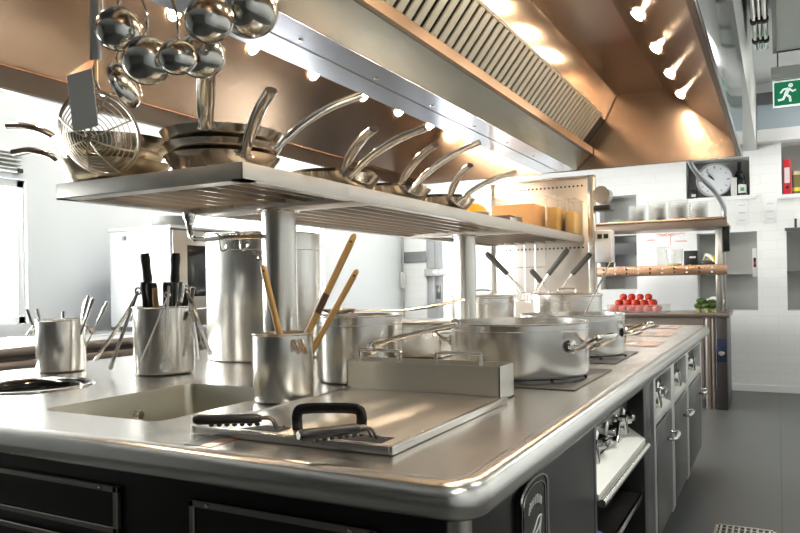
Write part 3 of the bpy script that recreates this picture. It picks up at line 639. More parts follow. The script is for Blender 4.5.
# rectangular pan behind the saucepan with a long skimmer laid across it
t = thing('deep_tray', 'rectangular steel tray behind the saucepan on the worktop', 'tray', (-1.40, 2.72, Z0), math.radians(4))
b = BM(); box(b, -0.20, 0.20, -0.15, 0.15, 0, 0.14, 0.012); box(b, -0.215, 0.215, -0.165, 0.165, 0.14, 0.145, 0.002); obj('body', b, STEEL, t)
t = thing('skimmer', 'long handled skimmer resting on the saucepan rim, handle pointing right', 'skimmer', (-1.177, 1.937, Z0 + 0.206))
b = BM(); tube(b, smooth_path([(-0.02, 0.0, 0.012), (0.10, 0.09, 0.010), (0.18, 0.16, 0.020), (0.26, 0.24, 0.040)], 5), [0.005, 0.006, 0.009, 0.011, 0.009], 8, sx=0.6); obj('handle', b, PAN, t)
b = BM(); lathe(b, [(0, -0.014), (0.03, -0.012), (0.055, 0.0), (0.057, 0.002), (0.03, -0.009), (0, -0.011)], 24, Matrix.Translation((-0.06, -0.03, 0.016))); obj('bowl', b, PAN, t)
b = BM(); tube(b, smooth_path([(-0.02, 0, 0), (0.0, 0.004, 0.004), (0.03, 0.01, 0.0)], 4), 0.004, 6); tag(obj('spatula_tip', b, RED), 'red plastic spatula edge lying on the far rim of the saucepan', 'spatula').location = (-1.29, 2.03, Z0 + 0.209)

# wooden spoons standing in the pot: (bottom, top) relative to pot frame along h and towards the camera
def hvec(a, f, z): return hh * a + ff * f + zz * z
def wooden(x, label, a0, a1, f0, f1, z1, r, scorch=False):
    base = V((-1.152, 1.508, Z0 + 0.006))
    p0 = hvec(a0, f0, 0.012); p1 = hvec(a1, f1, z1); d = p1 - p0
    t = thing('wooden_spoon', label, 'spoon', base + p0, 0, 'wooden spoons'); q = d.normalized()
    b = BM(); tube(b, [d * 0.0, d * 0.5, d * 0.93, d * 0.985, d], [r, r, r * 1.0, r * 0.85, r * 0.4], 10); hd = obj('handle', b, WOOD, t)
    b = BM(); tube(b, [d * 0.0, d * 0.12, d * 0.25], [r * 1.9, r * 2.2, r * 1.05], 12, sx=0.5, up=(0.47, -0.88, 0.1)); obj('blade', b, WOOD, t)
    if scorch: b = BM(); tube(b, [d * 0.50, d * 0.56, d * 0.62], [r * 1.03, r * 1.06, r * 1.0], 10); obj('scorch_mark', b, WOODD, hd)
    b = BM(); o = d * 0.95; tube(b, [o - ff * (r + 0.0005), o - ff * (r - 0.003)], 0.003, 8); obj('hole', b, CAVITY, hd)
wooden(0, 'wooden spoon with a notched top leaning left in the spoon pot', 0.02, -0.056, 0.03, 0.03, 0.352, 0.0085)
wooden(0, 'longest wooden spoon, scorched dark, leaning right in the spoon pot', -0.01, 0.192, -0.02, 0.03, 0.43, 0.0095, True)
wooden(0, 'shorter wooden spoon leaning right with a hole in its tip', 0.012, 0.196, 0.012, 0.05, 0.335, 0.0085)

# knives and tools in the knife pot
KB = V((-1.925, 1.835, Z0 + 0.006))
def pk(a, f, z): return hvec(a, f, z)
def knife(label, a, f, z_h0, z_h1, lean, wd=0.013):
    wd *= 1.2
    t = thing('kitchen_knife', label, 'knife', KB + pk(a * 0.55, f * 0.6, 0.01), 0, 'black handled knives')
    d = (pk(a + lean, f, z_h1) - pk(a * 0.55, f * 0.6, 0.01)); L = d.length; u = d / L; s0 = z_h0 / z_h1 * L
    b = BM(); tube(b, [u * s0, u * (s0 + 0.012), u * ((s0 + L) / 2), u * (L - 0.02), u * L], [wd * 0.85, wd, wd * 0.9, wd * 1.05, wd * 0.9], 10, sx=0.6, up=(0.47, -0.88, 0)); obj('handle', b, BLACKP, t)
    b = BM(); tube(b, [u * 0.0, u * 0.06, u * s0], [0.003, wd, wd * 1.1], 8, sx=0.12, up=(0.47, -0.88, 0)); obj('blade', b, POLISH, t)
knife('black handled knife standing highest on the left of the knife pot', -0.045, 0.01, 0.31, 0.418, -0.022, 0.0145)
knife('black handled knife standing upright on the right of the knife pot', 0.042, 0.02, 0.31, 0.418, -0.002, 0.0145)
knife('thick black knife handle low in the knife pot beneath the tallest one', -0.055, -0.02, 0.20, 0.318, 0.0, 0.017)
knife('thick black knife handle second from the left in the knife pot', -0.02, -0.03, 0.20, 0.312, -0.012, 0.017)
knife('black knife handle leaning right beside the middle of the knife pot', 0.02, -0.01, 0.20, 0.315, 0.0, 0.015)
knife('black knife handle at the right rim of the knife pot', 0.07, 0.0, 0.20, 0.292, 0.012, 0.015)
t = thing('wooden_handle_tool', 'tan wooden handled tool in the middle of the knife pot', 'tool', KB + pk(-0.005, -0.04, 0.01))
d = pk(-0.008, -0.01, 0.285); b = BM(); tube(b, [d * 0.7, d * 0.85, d], [0.011, 0.012, 0.009], 10, sx=0.7); obj('handle', b, WOOD, t); b = BM(); tube(b, [d * 0, d * 0.7], 0.005, 8); obj('blade', b, POLISH, t)
def tongs(label, rim, tipA, tipB, top):
    t = thing('tongs', label, 'tongs', KB + pk(*rim), 0, 'steel tongs over the knife pot')
    o = pk(*rim)
    for tp in (tipA, tipB):
        e = pk(*tp) - o; s = pk(*top) - o
        b = BM(); tube(b, smooth_path([s, s * 0.3 + e * 0.12, e * 0.5, e * 0.85, e], 4), [0.006, 0.007, 0.0085, 0.008, 0.009, 0.007], 8, sx=0.45); obj('arm', b, STEEL, t)
        b = BM(); u = e.normalized(); tube(b, [e * 0.86, e * 0.93, e * 0.985, e], [0.008, 0.0125, 0.011, 0.004], 8, sx=0.4); obj('claw', b, STEEL, t)
    b = BM(); s = pk(*top) - o; tube(b, [s + hh * 0.010 * math.cos(a) + zz * 0.012 * math.sin(a) for a in [k * math.pi / 6 for k in range(12)]], 0.0035, 6, closed=True); obj('spring_end', b, POLISH, t)
tongs('pair of steel tongs with splayed arms hooked over the left of the knife pot', (-0.108, -0.015, 0.225), (-0.235, -0.03, 0.045), (-0.165, -0.07, 0.016), (-0.085, -0.01, 0.285))
tongs('steel tongs with serrated claws hanging over the right of the knife pot', (0.108, -0.02, 0.225), (0.172, -0.02, 0.055), (0.135, -0.05, 0.04), (0.085, -0.01, 0.29))
def spoon_out(label, top, rim, bot, bowl, m, name='long_spoon', bw=0.024):
    t = thing(name, label, 'spoon', KB + pk(*rim), 0); o = pk(*rim)
    A, Bt = pk(*top) - o, pk(*bot) - o
    b = BM(); tube(b, smooth_path([A, V((0, 0, 0)), Bt * 0.8], 5), [0.006, 0.005, 0.004], 8, sx=0.6); obj('handle', b, m, t)
    b = BM(); u = (Bt).normalized(); tube(b, [Bt * 0.78, Bt * 0.85, Bt * 0.93, Bt * 0.98, Bt], [0.005, bw * 0.8, bw, bw * 0.75, 0.006], 12, sx=0.4, up=(0.47, -0.88, 0)); obj('bowl', b, m, t)
spoon_out('long clear plastic spoon hanging down the front of the knife pot', (0.048, -0.085, 0.30), (0.05, -0.112, 0.21), (0.052, -0.135, 0.012), 0, FILM)
spoon_out('steel spoon hanging over the right side of the knife pot behind the tongs', (0.095, -0.03, 0.275), (0.116, -0.01, 0.22), (0.135, 0.0, 0.07), 0, STEEL)
t = thing('skewer', 'thin steel skewer leaning across the front of the knife pot', 'skewer', KB + pk(-0.06, -0.125, 0.0)); d = pk(0.045, 0.015, 0.30) - pk(-0.06, -0.125, 0.0) + pk(-0.0, 0.0, 0); d = pk(0.105, 0.03, 0.26)
b = BM(); tube(b, [d * 0, d * 0.5, d], [0.002, 0.003, 0.003], 6); obj('rod', b, STEEL, t)
b = BM(); tube(b, [d + hh * 0.010 * math.cos(a) + zz * (0.010 * math.sin(a) + 0.010) for a in [k * math.pi / 6 for k in range(12)]], 0.0025, 6, closed=True); obj('ring', b, STEEL, t)
t = thing('serving_fork', 'pale flat server leaning right in the knife pot', 'server', KB + pk(0.03, 0.0, 0.01)); d = pk(0.045, -0.03, 0.305)
b = BM(); tube(b, [d * 0, d * 0.6, d * 0.8, d * 0.97, d], [0.004, 0.006, 0.012, 0.014, 0.008], 8, sx=0.35, up=(0.47, -0.88, 0)); obj('handle', b, POLISH, t)
t = thing('sharpening_steel', 'grey steel rod tool leaning right at the rim of the knife pot', 'tool', KB + pk(0.05, 0.01, 0.01)); d = pk(0.062, -0.03, 0.285)
b = BM(); tube(b, [d * 0, d * 0.6, d], [0.004, 0.006, 0.009], 8); obj('rod', b, DARKST, t)
# cutlery
CB = V((-2.35, 1.74, Z0 + 0.006))
def cutlery(label, a, f, z, lean, kind):
    t = thing('table_' + kind, label, kind, CB + pk(a * 0.5, f, 0.01), 0, 'cutlery in the pot'); d = pk(a * 0.5 + lean, 0, z)
    b = BM(); tube(b, [d * 0, d * 0.7, d * 0.92, d], [0.003, 0.004, 0.007, 0.006], 8, sx=0.4, up=(0.47, -0.88, 0)); obj('handle', b, POLISH, t)
    b = BM(); tube(b, [d * 0.0, d * 0.1, d * 0.2], [0.004, 0.011, 0.004], 8, sx=0.3, up=(0.47, -0.88, 0)); obj('spoon_bowl' if kind == 'spoon' else 'tines', b, POLISH, t)
cutlery('spoon standing at the left rim of the cutlery pot', -0.10, 0.0, 0.215, -0.025, 'spoon')
cutlery('fork just right of the left rim spoon in the cutlery pot', -0.08, 0.02, 0.215, -0.02, 'fork')
cutlery('low spoon at the middle of the cutlery pot', 0.02, -0.02, 0.205, 0.0, 'spoon')
cutlery('fork leaning right, tallest in the cutlery pot', 0.06, 0.0, 0.262, 0.045, 'fork')
cutlery('spoon leaning right just beside the tallest fork', 0.075, -0.02, 0.25, 0.055, 'spoon')
cutlery('fork leaning furthest right in the cutlery pot', 0.09, 0.02, 0.235, 0.075, 'fork')
cutlery('spoon leaning right behind the forks of the cutlery pot', 0.05, 0.03, 0.245, 0.03, 'spoon')

# ------------------------------------------------------------------ fryer cover, baskets, box tray
fc = thing('fryer_cover', 'flat steel fryer cover with a dark loop handle at the front', 'cover', (-0.833, 1.40, Z0))
P = lambda bm: Lc(bm, -0.833, 1.40, Z0)
b = BM(); box(b, -1.055, -0.61, 1.10, 1.685, Z0 + 0.004, Z0 + 0.013, 0.002); obj('plate', P(b), mat('cover_steel', (0.62, 0.60, 0.55), 1, 0.3, (2, 2, 2), 0.05), fc)
b = BM(); box(b, -1.06, -0.605, 1.088, 1.100, Z0, Z0 + 0.016, 0.002); box(b, -0.610, -0.598, 1.088, 1.69, Z0, Z0 + 0.016, 0.002); box(b, -1.068, -1.056, 1.088, 1.69, Z0, Z0 + 0.016, 0.002); obj('rim', P(b), EDGE, fc)
for (xa, ya, xb, yb, wd) in ((-0.965, 1.118, -0.90, 1.165, 0.03), (-0.745, 1.115, -0.665, 1.165, 0.03)):
    b = BM(); prism(b, [(xa, ya), (xb + 0.03, ya - 0.0), (xb + 0.03, yb), (xa + 0.03, yb)], Z0 + 0.0131, Z0 + 0.0138, 'Z'); obj('slot', P(b), CAVITY, fc)
b = BM(); tube(b, smooth_path([(-0.846, 1.150, Z0 + 0.012), (-0.846, 1.150, Z0 + 0.045), (-0.830, 1.157, Z0 + 0.056), (-0.745, 1.193, Z0 + 0.056), (-0.729, 1.2, Z0 + 0.045), (-0.729, 1.2, Z0 + 0.012)], 5), 0.0105, 12, sx=0.28, up=(-0.4, 0.9, 0)); obj('loop_handle', P(b), mat('black_chrome', (0.07, 0.065, 0.06), 0.9, 0.15), fc)
def basket(label, gl, gr, sl):
    gl, gr, sl = V(gl), V(gr), V(sl); t = thing('fry_basket_handle', label, 'handle', sl, 0, 'fryer basket handles')
    u = (gr - gl).normalized()
    b = BM(); tube(b, [gl - sl, gl + u * 0.008 - sl, gl + u * 0.03 - sl, (gl + gr) / 2 - sl, gr - u * 0.01 - sl, gr - sl], [0.009, 0.0135, 0.013, 0.012, 0.0125, 0.008], 12, sx=0.8)
    for k in range(7):
        c = gl + u * (0.035 + k * 0.015); tube(b, [c - sl + V((0, 0, -0.011)) - u * 0.005, c - sl + V((0, 0, -0.012)), c - sl + V((0, 0, -0.011)) + u * 0.005], [0.002, 0.004, 0.002], 6)
    obj('grip', b, BLACKP, t)
    b = BM(); nrm = u.cross(V((0, 0, 1)))
    for s in (-1, 1): tube(b, smooth_path([gr - sl - u * 0.01 + nrm * 0.005 * s, gr - sl + u * 0.018 + nrm * 0.008 * s, V((0, 0, 0.012)) + nrm * 0.010 * s, V((0.012, 0.006, -0.0 + 0.0145)) + nrm * 0.012 * s], 4), 0.0028, 6)
    obj('wire', b, DARKST, t)
basket('black ribbed fryer basket handle lying left of the loop handle', (-1.03, 1.055, 0.938), (-0.918, 1.128, 0.936), (-0.895, 1.150, Z0))
basket('black ribbed fryer basket handle lying in front of the loop handle', (-0.735, 1.000, 0.942), (-0.676, 1.105, 0.940), (-0.668, 1.148, Z0))
bt = thing('box_tray', 'long narrow open steel box tray behind the fryer cover', 'tray', (-0.84, 1.74, Z0))
P = lambda bm: Lc(bm, -0.84, 1.74, Z0)
b = BM(); x0, x1, y0, y1, hz = -1.072, -0.62, 1.692, 1.80, 0.088
box(b, x0, x1, y0, y0 + 0.003, Z0, Z0 + hz); box(b, x0, x1, y1 - 0.003, y1, Z0, Z0 + hz - 0.0); box(b, x0, x1, y0, y1, Z0, Z0 + 0.003)
box(b, x0, x0 + 0.003, y0, y1, Z0, Z0 + hz); box(b, x1 - 0.003, x1, y0, y1, Z0, Z0 + hz); obj('body', P(b), mat('box_steel', (0.66, 0.65, 0.60), 1, 0.32, (30, 1, 1), 0.05), bt)
for xa in (-1.035, -0.80):
    b = BM(); tube(b, smooth_path([(xa, 1.702, Z0 + 0.06), (xa, 1.702, Z0 + 0.110), (xa + 0.008, 1.702, Z0 + 0.118), (xa + 0.118, 1.702, Z0 + 0.118), (xa + 0.126, 1.702, Z0 + 0.110), (xa + 0.126, 1.702, Z0 + 0.06)], 4), 0.0045, 8); obj('handle', P(b), POLISH, bt)

# ------------------------------------------------------------------ pans on the shelf
def fry_pan(label, cx, cy, z, r, hgt, B, T, m=PAN, flat=False, tip_hole=True):
    """B root of the handle on the wall, T tip, both world"""
    t = thing('frying_pan', label, 'pan', (cx, cy, z), 0, 'frying pans on the shelf'); th = 0.003; rb = r * 0.74; c = V((cx, cy, z))
    b = BM(); lathe(b, [(0, 0), (rb - 0.01, 0), (rb, 0.003), (rb + (r - rb) * 0.45, hgt * 0.4), (r - 0.006, hgt * 0.85), (r, hgt), (r - th, hgt), (r - 0.01, hgt * 0.85), (rb - 0.002, 0.006), (0, 0.005)], 48); obj('body', b, m, t)
    B, T = V(B) - c, V(T) - c; d = T - B; up = V((0, 0, 1)) - d.normalized() * d.normalized().z; up.normalize(); L = d.length
    inn = B - V((B.x, B.y, 0)).normalized() * 0.004
    b = BM(); pts = smooth_path([inn - V((0, 0, 0.012)), B + d * 0.06 - up * 0.006, B + d * 0.30 + up * 0.010, B + d * 0.65 + up * 0.014, T], 5)
    k = len(pts); rs = [0.011 + 0.0 * i for i in range(k)]
    for i in range(k):
        s = i / (k - 1); rs[i] = (0.021 if flat else 0.0155) - 0.004 * math.exp(-((s - 0.22) / 0.12) ** 2) + 0.001 * s
    tube(b, pts, rs, 12, sx=0.62 if not flat else 0.35, up=up, caps=True); h = obj('handle', b, POLISH, t)
    b = BM(); e = (pts[-1] - pts[-2]).normalized(); tube(b, [T - e * 0.001, T + e * 0.0012], rs[-1] * 0.78, 12, sx=0.62 if not flat else 0.35, up=up)
    obj('handle_socket', b, CAVITY, h)
    b = BM()
    for sg in (-1, 1):
        s = V((-B.y, B.x, 0)).normalized() * 0.018 * sg; lathe(b, [(0, 0.004), (0.004, 0.003), (0.006, 0)], 10, Matrix.Translation(B + s - V((0, 0, 0.012)) - V((B.x, B.y, 0)).normalized() * 0.002) @ rotM(V((B.x, B.y, 0.3))))
    obj('rivet', b, POLISH, h)
    return t
ZS = 1.501
# left nest of two
c1, c2 = (-1.68, 1.43), (-1.338, 1.497)
fry_pan('worn steel pan at the left end of the shelf, lower of the two there', *c1, ZS, 0.155, 0.055, (-1.80, 1.345, 1.572), (-1.938, 1.292, 1.597), PANDARK)
fry_pan('steel pan nested upper of two at the left end of the shelf', c1[0], c1[1], ZS + 0.06, 0.165, 0.06, (-1.81, 1.36, 1.627), (-1.952, 1.285, 1.675), PAN)
# middle nest of three
fry_pan('steel pan at the bottom of the middle stack, handle to the front right', *c2, ZS, 0.155, 0.05, (-1.20, 1.425, 1.548), (-1.042, 1.335, 1.66))
fry_pan('steel pan in the middle of the middle stack, long handle pointing right', c2[0], c2[1], ZS + 0.03, 0.16, 0.05, (-1.182, 1.53, 1.58), (-0.974, 1.636, 1.708))
fry_pan('top pan of the middle stack with a flat handle rising towards the camera', c2[0], c2[1], ZS + 0.06, 0.165, 0.055, (-1.262, 1.352, 1.612), (-1.115, 1.20, 1.722), PAN, True)
# right-hand pairs
A, B_, C_ = (-1.264, 1.93), (-1.26, 2.31), (-1.237, 2.70)
fry_pan('low pan third along the shelf, long curved handle to the right', *A, ZS, 0.155, 0.045, (-1.14, 1.835, 1.540), (-0.893, 1.851, 1.650))
fry_pan('smaller pan nested in the third pan along, short handle with dark tip', A[0], A[1], ZS + 0.012, 0.14, 0.045, (-1.165, 1.835, 1.552), (-1.005, 1.75, 1.642))
fry_pan('low pan fourth along the shelf, long handle tipped up right', *B_, ZS, 0.15, 0.045, (-1.137, 2.225, 1.540), (-0.888, 2.269, 1.679))
fry_pan('smaller pan nested in the fourth pan along, handle with two dark holes', B_[0], B_[1], ZS + 0.012, 0.135, 0.045, (-1.172, 2.210, 1.555), (-0.985, 2.12, 1.655))
fry_pan('low pan nearest the far food tubs, long handle lying low', *C_, ZS, 0.145, 0.045, (-1.12, 2.61, 1.533), (-0.896, 2.679, 1.632))
fry_pan('smaller pan nested in the far pan, short handle with a dark tip', C_[0], C_[1], ZS + 0.012, 0.13, 0.045, (-1.155, 2.60, 1.55), (-1.018, 2.496, 1.645))
# food at the far end of the shelf
t = thing('food_bowl', 'small steel bowl heaped with orange food on the shelf', 'bowl', (-1.33, 3.28, ZS))
b = BM(); lathe(b, [(0, 0), (0.06, 0), (0.085, 0.045), (0.083, 0.045), (0.058, 0.004), (0, 0.003)], 28); obj('bowl', b, STEEL, t)
b = BM(); lathe(b, [(0.082, 0.042), (0.06, 0.075), (0.03, 0.09), (0, 0.092)], 24); obj('food', b, ORANGE, t)
t = thing('steel_tray', 'small dark steel tray on the shelf in front of the food tubs', 'tray', (-1.36, 3.66, ZS)); b = BM(); box(b, -0.13, 0.13, -0.10, 0.10, 0, 0.05, 0.008); obj('body', b, PAN, t)
b = BM(); box(b, -0.135, 0.135, -0.105, 0.105, 0.0495, 0.053, 0.001); obj('rim', b, STEEL, t)
def tub(x, y, wx, wy, hz, fill, m, label):
    t = thing('food_tub', label, 'tub', (x, y, ZS), 0, 'clear food tubs on the shelf'); th = 0.003; b = BM()
    for a in ((-wx, wx, -wy, -wy + th), (-wx, wx, wy - th, wy), (-wx, -wx + th, -wy, wy), (wx - th, wx, -wy, wy)): box(b, a[0], a[1], a[2], a[3], 0, hz)
    box(b, -wx, wx, -wy, wy, 0, th)
    for s in (-1, 1): box(b, -wx - 0.01, wx + 0.01, s * wy - 0.012, s * wy + 0.012, hz, hz + 0.004); box(b, s * wx - 0.012, s * wx + 0.012, -wy, wy, hz, hz + 0.004)
    obj('container', b, CLEARP, t)
    b = BM(); box(b, -wx + 0.005, wx - 0.005, -wy + 0.005, wy - 0.005, 0.004, hz * fill, 0.008); obj('food', b, m, t)
tub(-1.46, 4.40, 0.14, 0.13, 0.235, 0.80, ORANGE, 'wide clear tub of orange food on the shelf, left of the three')
tub(-1.25, 4.55, 0.038, 0.14, 0.24, 0.72, YELLOW, 'narrow clear tub on the shelf, middle of the three')
tub(-1.155, 4.58, 0.030, 0.11, 0.22, 0.66, YELLOW, 'clear tub of yellow food nearest the screen edge, right of the three')
# utensil rail under the shelf
t = thing('utensil_rail', 'bent chrome rail under the shelf running to the near post', 'rail', (-1.76, 1.84, 1.455))
b = BM(); tube(b, smooth_path([(-0.02, -0.02, 0.0), (-0.02, -0.02, -0.055), (0.0, -0.025, -0.085), (0.06, -0.03, -0.093), (0.18, -0.03, -0.09), (0.285, 0.03, -0.088)], 5), 0.009, 10); obj('bar', b, POLISH, t)
b = BM(); lathe(b, [(0, 0), (0.022, 0), (0.022, -0.012), (0.013, -0.03), (0.013, -0.04), (0, -0.04)], 20, Matrix.Translation((-0.02, -0.02, 0.0))); obj('mount', b, POLISH, t)
for xk in (0.11, 0.20):
    b = BM(); tube(b, smooth_path([(xk, -0.038, -0.078), (xk, -0.03, -0.076), (xk, -0.019, -0.085), (xk + 0.004, -0.02, -0.12), (xk + 0.014, -0.02, -0.133), (xk + 0.03, -0.02, -0.128), (xk + 0.035, -0.02, -0.115)], 4), 0.004, 8); obj('hook', b, POLISH, t)

# ------------------------------------------------------------------ hanging tools under the hood
rl = thing('hanging_rail', 'steel rail under the near end of the hood carrying ladles', 'rail', (-1.15, 1.12, 1.985))
b = BM(); tube(b, [(-0.45, 0, 0), (0.36, 0, 0)], 0.006, 10); obj('bar', b, STEEL, rl)
b = BM(); tube(b, [(-0.30, 0, 0), (-0.30, 0, 0.016)], 0.006, 8); tube(b, [(0.30, 0, 0), (0.30, 0, 0.514)], 0.006, 8); obj('hanger', b, STEEL, rl)
YR = 1.12
def hang_hook(b, x, y, z): tube(b, smooth_path([(x, y, z - 0.05), (x, y - 0.008, z - 0.008), (x, y - 0.004, z + 0.008), (x, y + 0.006, z + 0.008), (x, y + 0.0095, z - 0.004), (x, y + 0.008, z - 0.014)], 4), 0.003, 8)
def ladle(label, hx, bx, bz, r, tilt, yoff=0.0, m=LADLE, depth=0.75, side=None):
    t = thing('ladle', label, 'ladle', (hx, YR, 1.985), 0, 'ladles hanging from the rail')
    bc = V((bx - hx, yoff, bz - 1.985)); d = V(side) if side else V((math.cos(tilt) * 0.42 + 0.2, -0.80, 0.15 - 0.3 * math.sin(tilt))).normalized()
    M = Matrix.Translation(bc) @ rotM(d)
    prof = []; n = 9
    for i in range(n + 1):
        a = math.pi / 2 * i / n; prof.append((r * math.sin(a), r * depth * math.cos(a)))
    inn = [((r - 0.002) * math.sin(math.pi / 2 * i / n), (r * depth - 0.002) * math.cos(math.pi / 2 * i / n)) for i in range(n, -1, -1)]
    b = BM(); lathe(b, prof + [(r + 0.002, -0.002)] + inn, 32, M); obj('bowl', b, m, t)
    upv = (V((0, 0, 1)) - d * d.z).normalized(); att = bc + upv * r * 0.98
    b = BM(); tube(b, smooth_path([att - upv * 0.02 + d * 0.012, att + upv * 0.012, att + V((0, 0, 0.05)) + (V((0, 0, bc.z)) - att) * 0.0, V((0, 0, min(-0.05, att.z + 0.11))), V((0, 0, -0.045))], 5), [0.004, 0.0035, 0.003, 0.004, 0.0055], 8); h = obj('handle', b, POLISH, t)
    b = BM(); hang_hook(b, 0, 0, 0); obj('hook', b, POLISH, h)
    return t
ladle('round steel ladle leftmost of the hanging row, beside the tool handles', -1.31, -1.300, 1.785, 0.050, 0.3)
ladle('large steel ladle second in the hanging row, hanging low', -1.235, -1.212, 1.700, 0.0535, 0.4)
ladle('small scalloped ladle third in the hanging row', -1.14, -1.122, 1.692, 0.040, -0.3)
ladle('steel ladle hanging low behind the small scalloped one', -1.13, -1.135, 1.722, 0.052, 0.2, 0.085)
ladle('steel ladle hanging higher, second from the right of the row', -1.055, -1.033, 1.756, 0.049, 0.2)
ladle('big deep ladle rightmost of the hanging row', -1.03, -1.015, 1.808, 0.061, 0.6, 0.11, depth=1.0)
ladle('ladle seen edge on behind the flat turner', -1.345, -1.318, 1.668, 0.052, 0, 0.03, side=(0.91, 0.2, 0.3), depth=0.5)
t = thing('turner', 'flat steel turner with a rectangular blade hanging at the left', 'turner', (-1.345, YR - 0.045, 1.985), 0)
b = BM(); tube(b, [(-0.0, 0.02, -0.045), (0, 0.02, -0.27)], 0.013, 8, sx=0.25, up=(0.45, -0.9, 0)); h = obj('handle', b, STEEL, t)
b = BM(); tube(b, smooth_path([(0, 0.02, -0.05), (0, 0.036, 0.0), (0, 0.045, 0.0085), (0, 0.054, 0.0), (0, 0.052, -0.014)], 4), 0.003, 6); obj('hook', b, STEEL, h)
b = BM(); M = Matrix.Translation((-0.022, 0.0, -0.352)) @ Matrix.Rotation(YAW * 0.3, 4, 'Z') @ Matrix.Rotation(-0.12, 4, 'Y'); box(b, -0.036, 0.036, -0.0015, 0.0015, -0.075, 0.055, 0.001, 1, M=M)
obj('blade', b, mat('turner_steel', (0.55, 0.55, 0.53), 0.15, 0.5), t)
b = BM(); M2 = M; vs = [b.verts.new(M2 @ V(p)) for p in ((-0.036, 0, 0.055), (0.036, 0, 0.055), (0.032, 0.02, 0.085), (0.012, 0.02, 0.085))]; b.faces.new(vs); r_ = bmesh.ops.solidify(b, geom=b.faces[:], thickness=0.002); obj('shoulder', b, COPPER, t)
# wire spider skimmer
t = thing('spider_skimmer', 'round wire spider skimmer with spiral mesh hanging at the left', 'skimmer', (-1.40, YR + 0.015, 1.985), 0)
b = BM(); tube(b, [(0.004, -0.004, -0.045), (0.0, 0, -0.20), (0.0, 0, -0.30)], [0.007, 0.008, 0.009], 10); h = obj('handle', b, mat('bamboo_brass', (0.55, 0.45, 0.28), 0.7, 0.3), t)
b = BM(); hang_hook(b, 0, -0.015, 0); obj('hook', b, STEEL, h)
WIRE = mat('skimmer_wire', (0.36, 0.33, 0.27), 1, 0.3)
dd = V((0.30, -0.85, -0.42)).normalized(); M = Matrix.Translation((0.02, -0.005, -0.425)) @ rotM(dd)
b = BM(); ring = [M @ V((0.096 * math.cos(2 * math.pi * k / 40), 0.096 * math.sin(2 * math.pi * k / 40), 0)) for k in range(40)]; tube(b, ring, 0.0038, 8, closed=True); obj('rim', b, WIRE, t)
b = BM(); pts = []
for k in range(9 * 20 + 1):
    a = k * 2 * math.pi / 20; q = 0.012 + 0.082 * k / 180; pts.append(M @ V((q * math.cos(a), q * math.sin(a), 0.045 * (1 - (q / 0.102) ** 2))))
tube(b, pts, 0.0013, 5); obj('spiral_mesh', b, WIRE, t)
for k in range(4):
    a = k * math.pi / 4 + 0.3; b = BM(); tube(b, [M @ V((q * math.cos(a), q * math.sin(a), 0.048 * (1 - (q / 0.102) ** 2))) for q in [-0.096 + 0.192 * i / 10 for i in range(11)]], 0.0022, 6); obj('spoke', b, WIRE, t)
b = BM(); tube(b, smooth_path([(0, 0, -0.28), (-0.02, 0.0, -0.33), tuple(M @ V((-0.05, 0.088, 0)))], 5), 0.0035, 6); tube(b, smooth_path([(0, 0, -0.28), (0.02, 0.0, -0.33), tuple(M @ V((0.05, 0.088, 0)))], 5), 0.0035, 6); obj('fork', b, WIRE, t)

# ------------------------------------------------------------------ pasta baskets in front of the screen
def pasta_basket(label, g0, g1, wx):
    g0, g1 = V(g0), V(g1); t = thing('pasta_basket', label, 'basket', (g1.x, g1.y, 1.14), 0, 'pasta baskets'); o = V((g1.x, g1.y, 1.14))
    b = BM(); tube(b, [g0 - o, (g0 * 0.9 + g1 * 0.1) - o, (g0 + g1) / 2 - o, g1 - o], [0.012, 0.019, 0.018, 0.017], 10); obj('grip', b, mat('grip_charcoal', (0.03, 0.028, 0.026), 0, 0.5), t)
    e = g1 + (g1 - g0).normalized() * 0.06
    b = BM()
    for s in (-0.012, 0.012): tube(b, smooth_path([g1 - o + V((0, s, 0)), e - o + V((0, s, 0)), e - o + V((wx * 0.3, s * 3, -0.05)), e - o + V((wx * 0.4, s * 4, -0.08))], 4), 0.004, 6)
    obj('wire_stem', b, STEEL, t)
    b = BM(); c = e - o + V((wx * 0.4, 0, -0.08))
    for zq in (0.0, -0.05):
        tube(b, [(c.x + 0.07 * math.cos(a), c.y + 0.07 * math.sin(a), c.z + zq) for a in [2 * math.pi * k / 20 for k in range(20)]], 0.003, 6, closed=True)
    for k in range(10):
        a = 2 * math.pi * k / 10; tube(b, [(c.x + 0.07 * math.cos(a), c.y + 0.07 * math.sin(a), c.z), (c.x + 0.065 * math.cos(a), c.y + 0.065 * math.sin(a), c.z - 0.06)], 0.0015, 5)
    obj('cage', b, STEEL, t)
pasta_basket('black gripped basket leaning left, in front of the pass screen', (-1.70, 4.42, 1.40), (-1.575, 4.48, 1.255), 0.15)
pasta_basket('short black gripped basket in the middle of the three by the screen', (-1.405, 4.45, 1.28), (-1.345, 4.50, 1.19), 0.1)
pasta_basket('black gripped basket leaning right, left of the right pair', (-1.155, 4.42, 1.403), (-1.29, 4.45, 1.25), -0.12)
pasta_basket('black gripped basket leaning right, closest to the screen edge', (-1.055, 4.60, 1.378), (-1.18, 4.62, 1.25), -0.10)
t = thing('wire_rack', 'square wire rack standing against the pass screen', 'rack', (-1.53, 4.66, 1.13)); b = BM()
tube(b, [(-0.20, 0, 0), (-0.20, 0, 0.33), (0.16, 0, 0.33), (0.16, 0, 0)], 0.004, 6, closed=True)
for k in range(1, 5): tube(b, [(-0.2 + k * 0.072, 0, 0), (-0.2 + k * 0.072, 0, 0.33)], 0.002, 5)
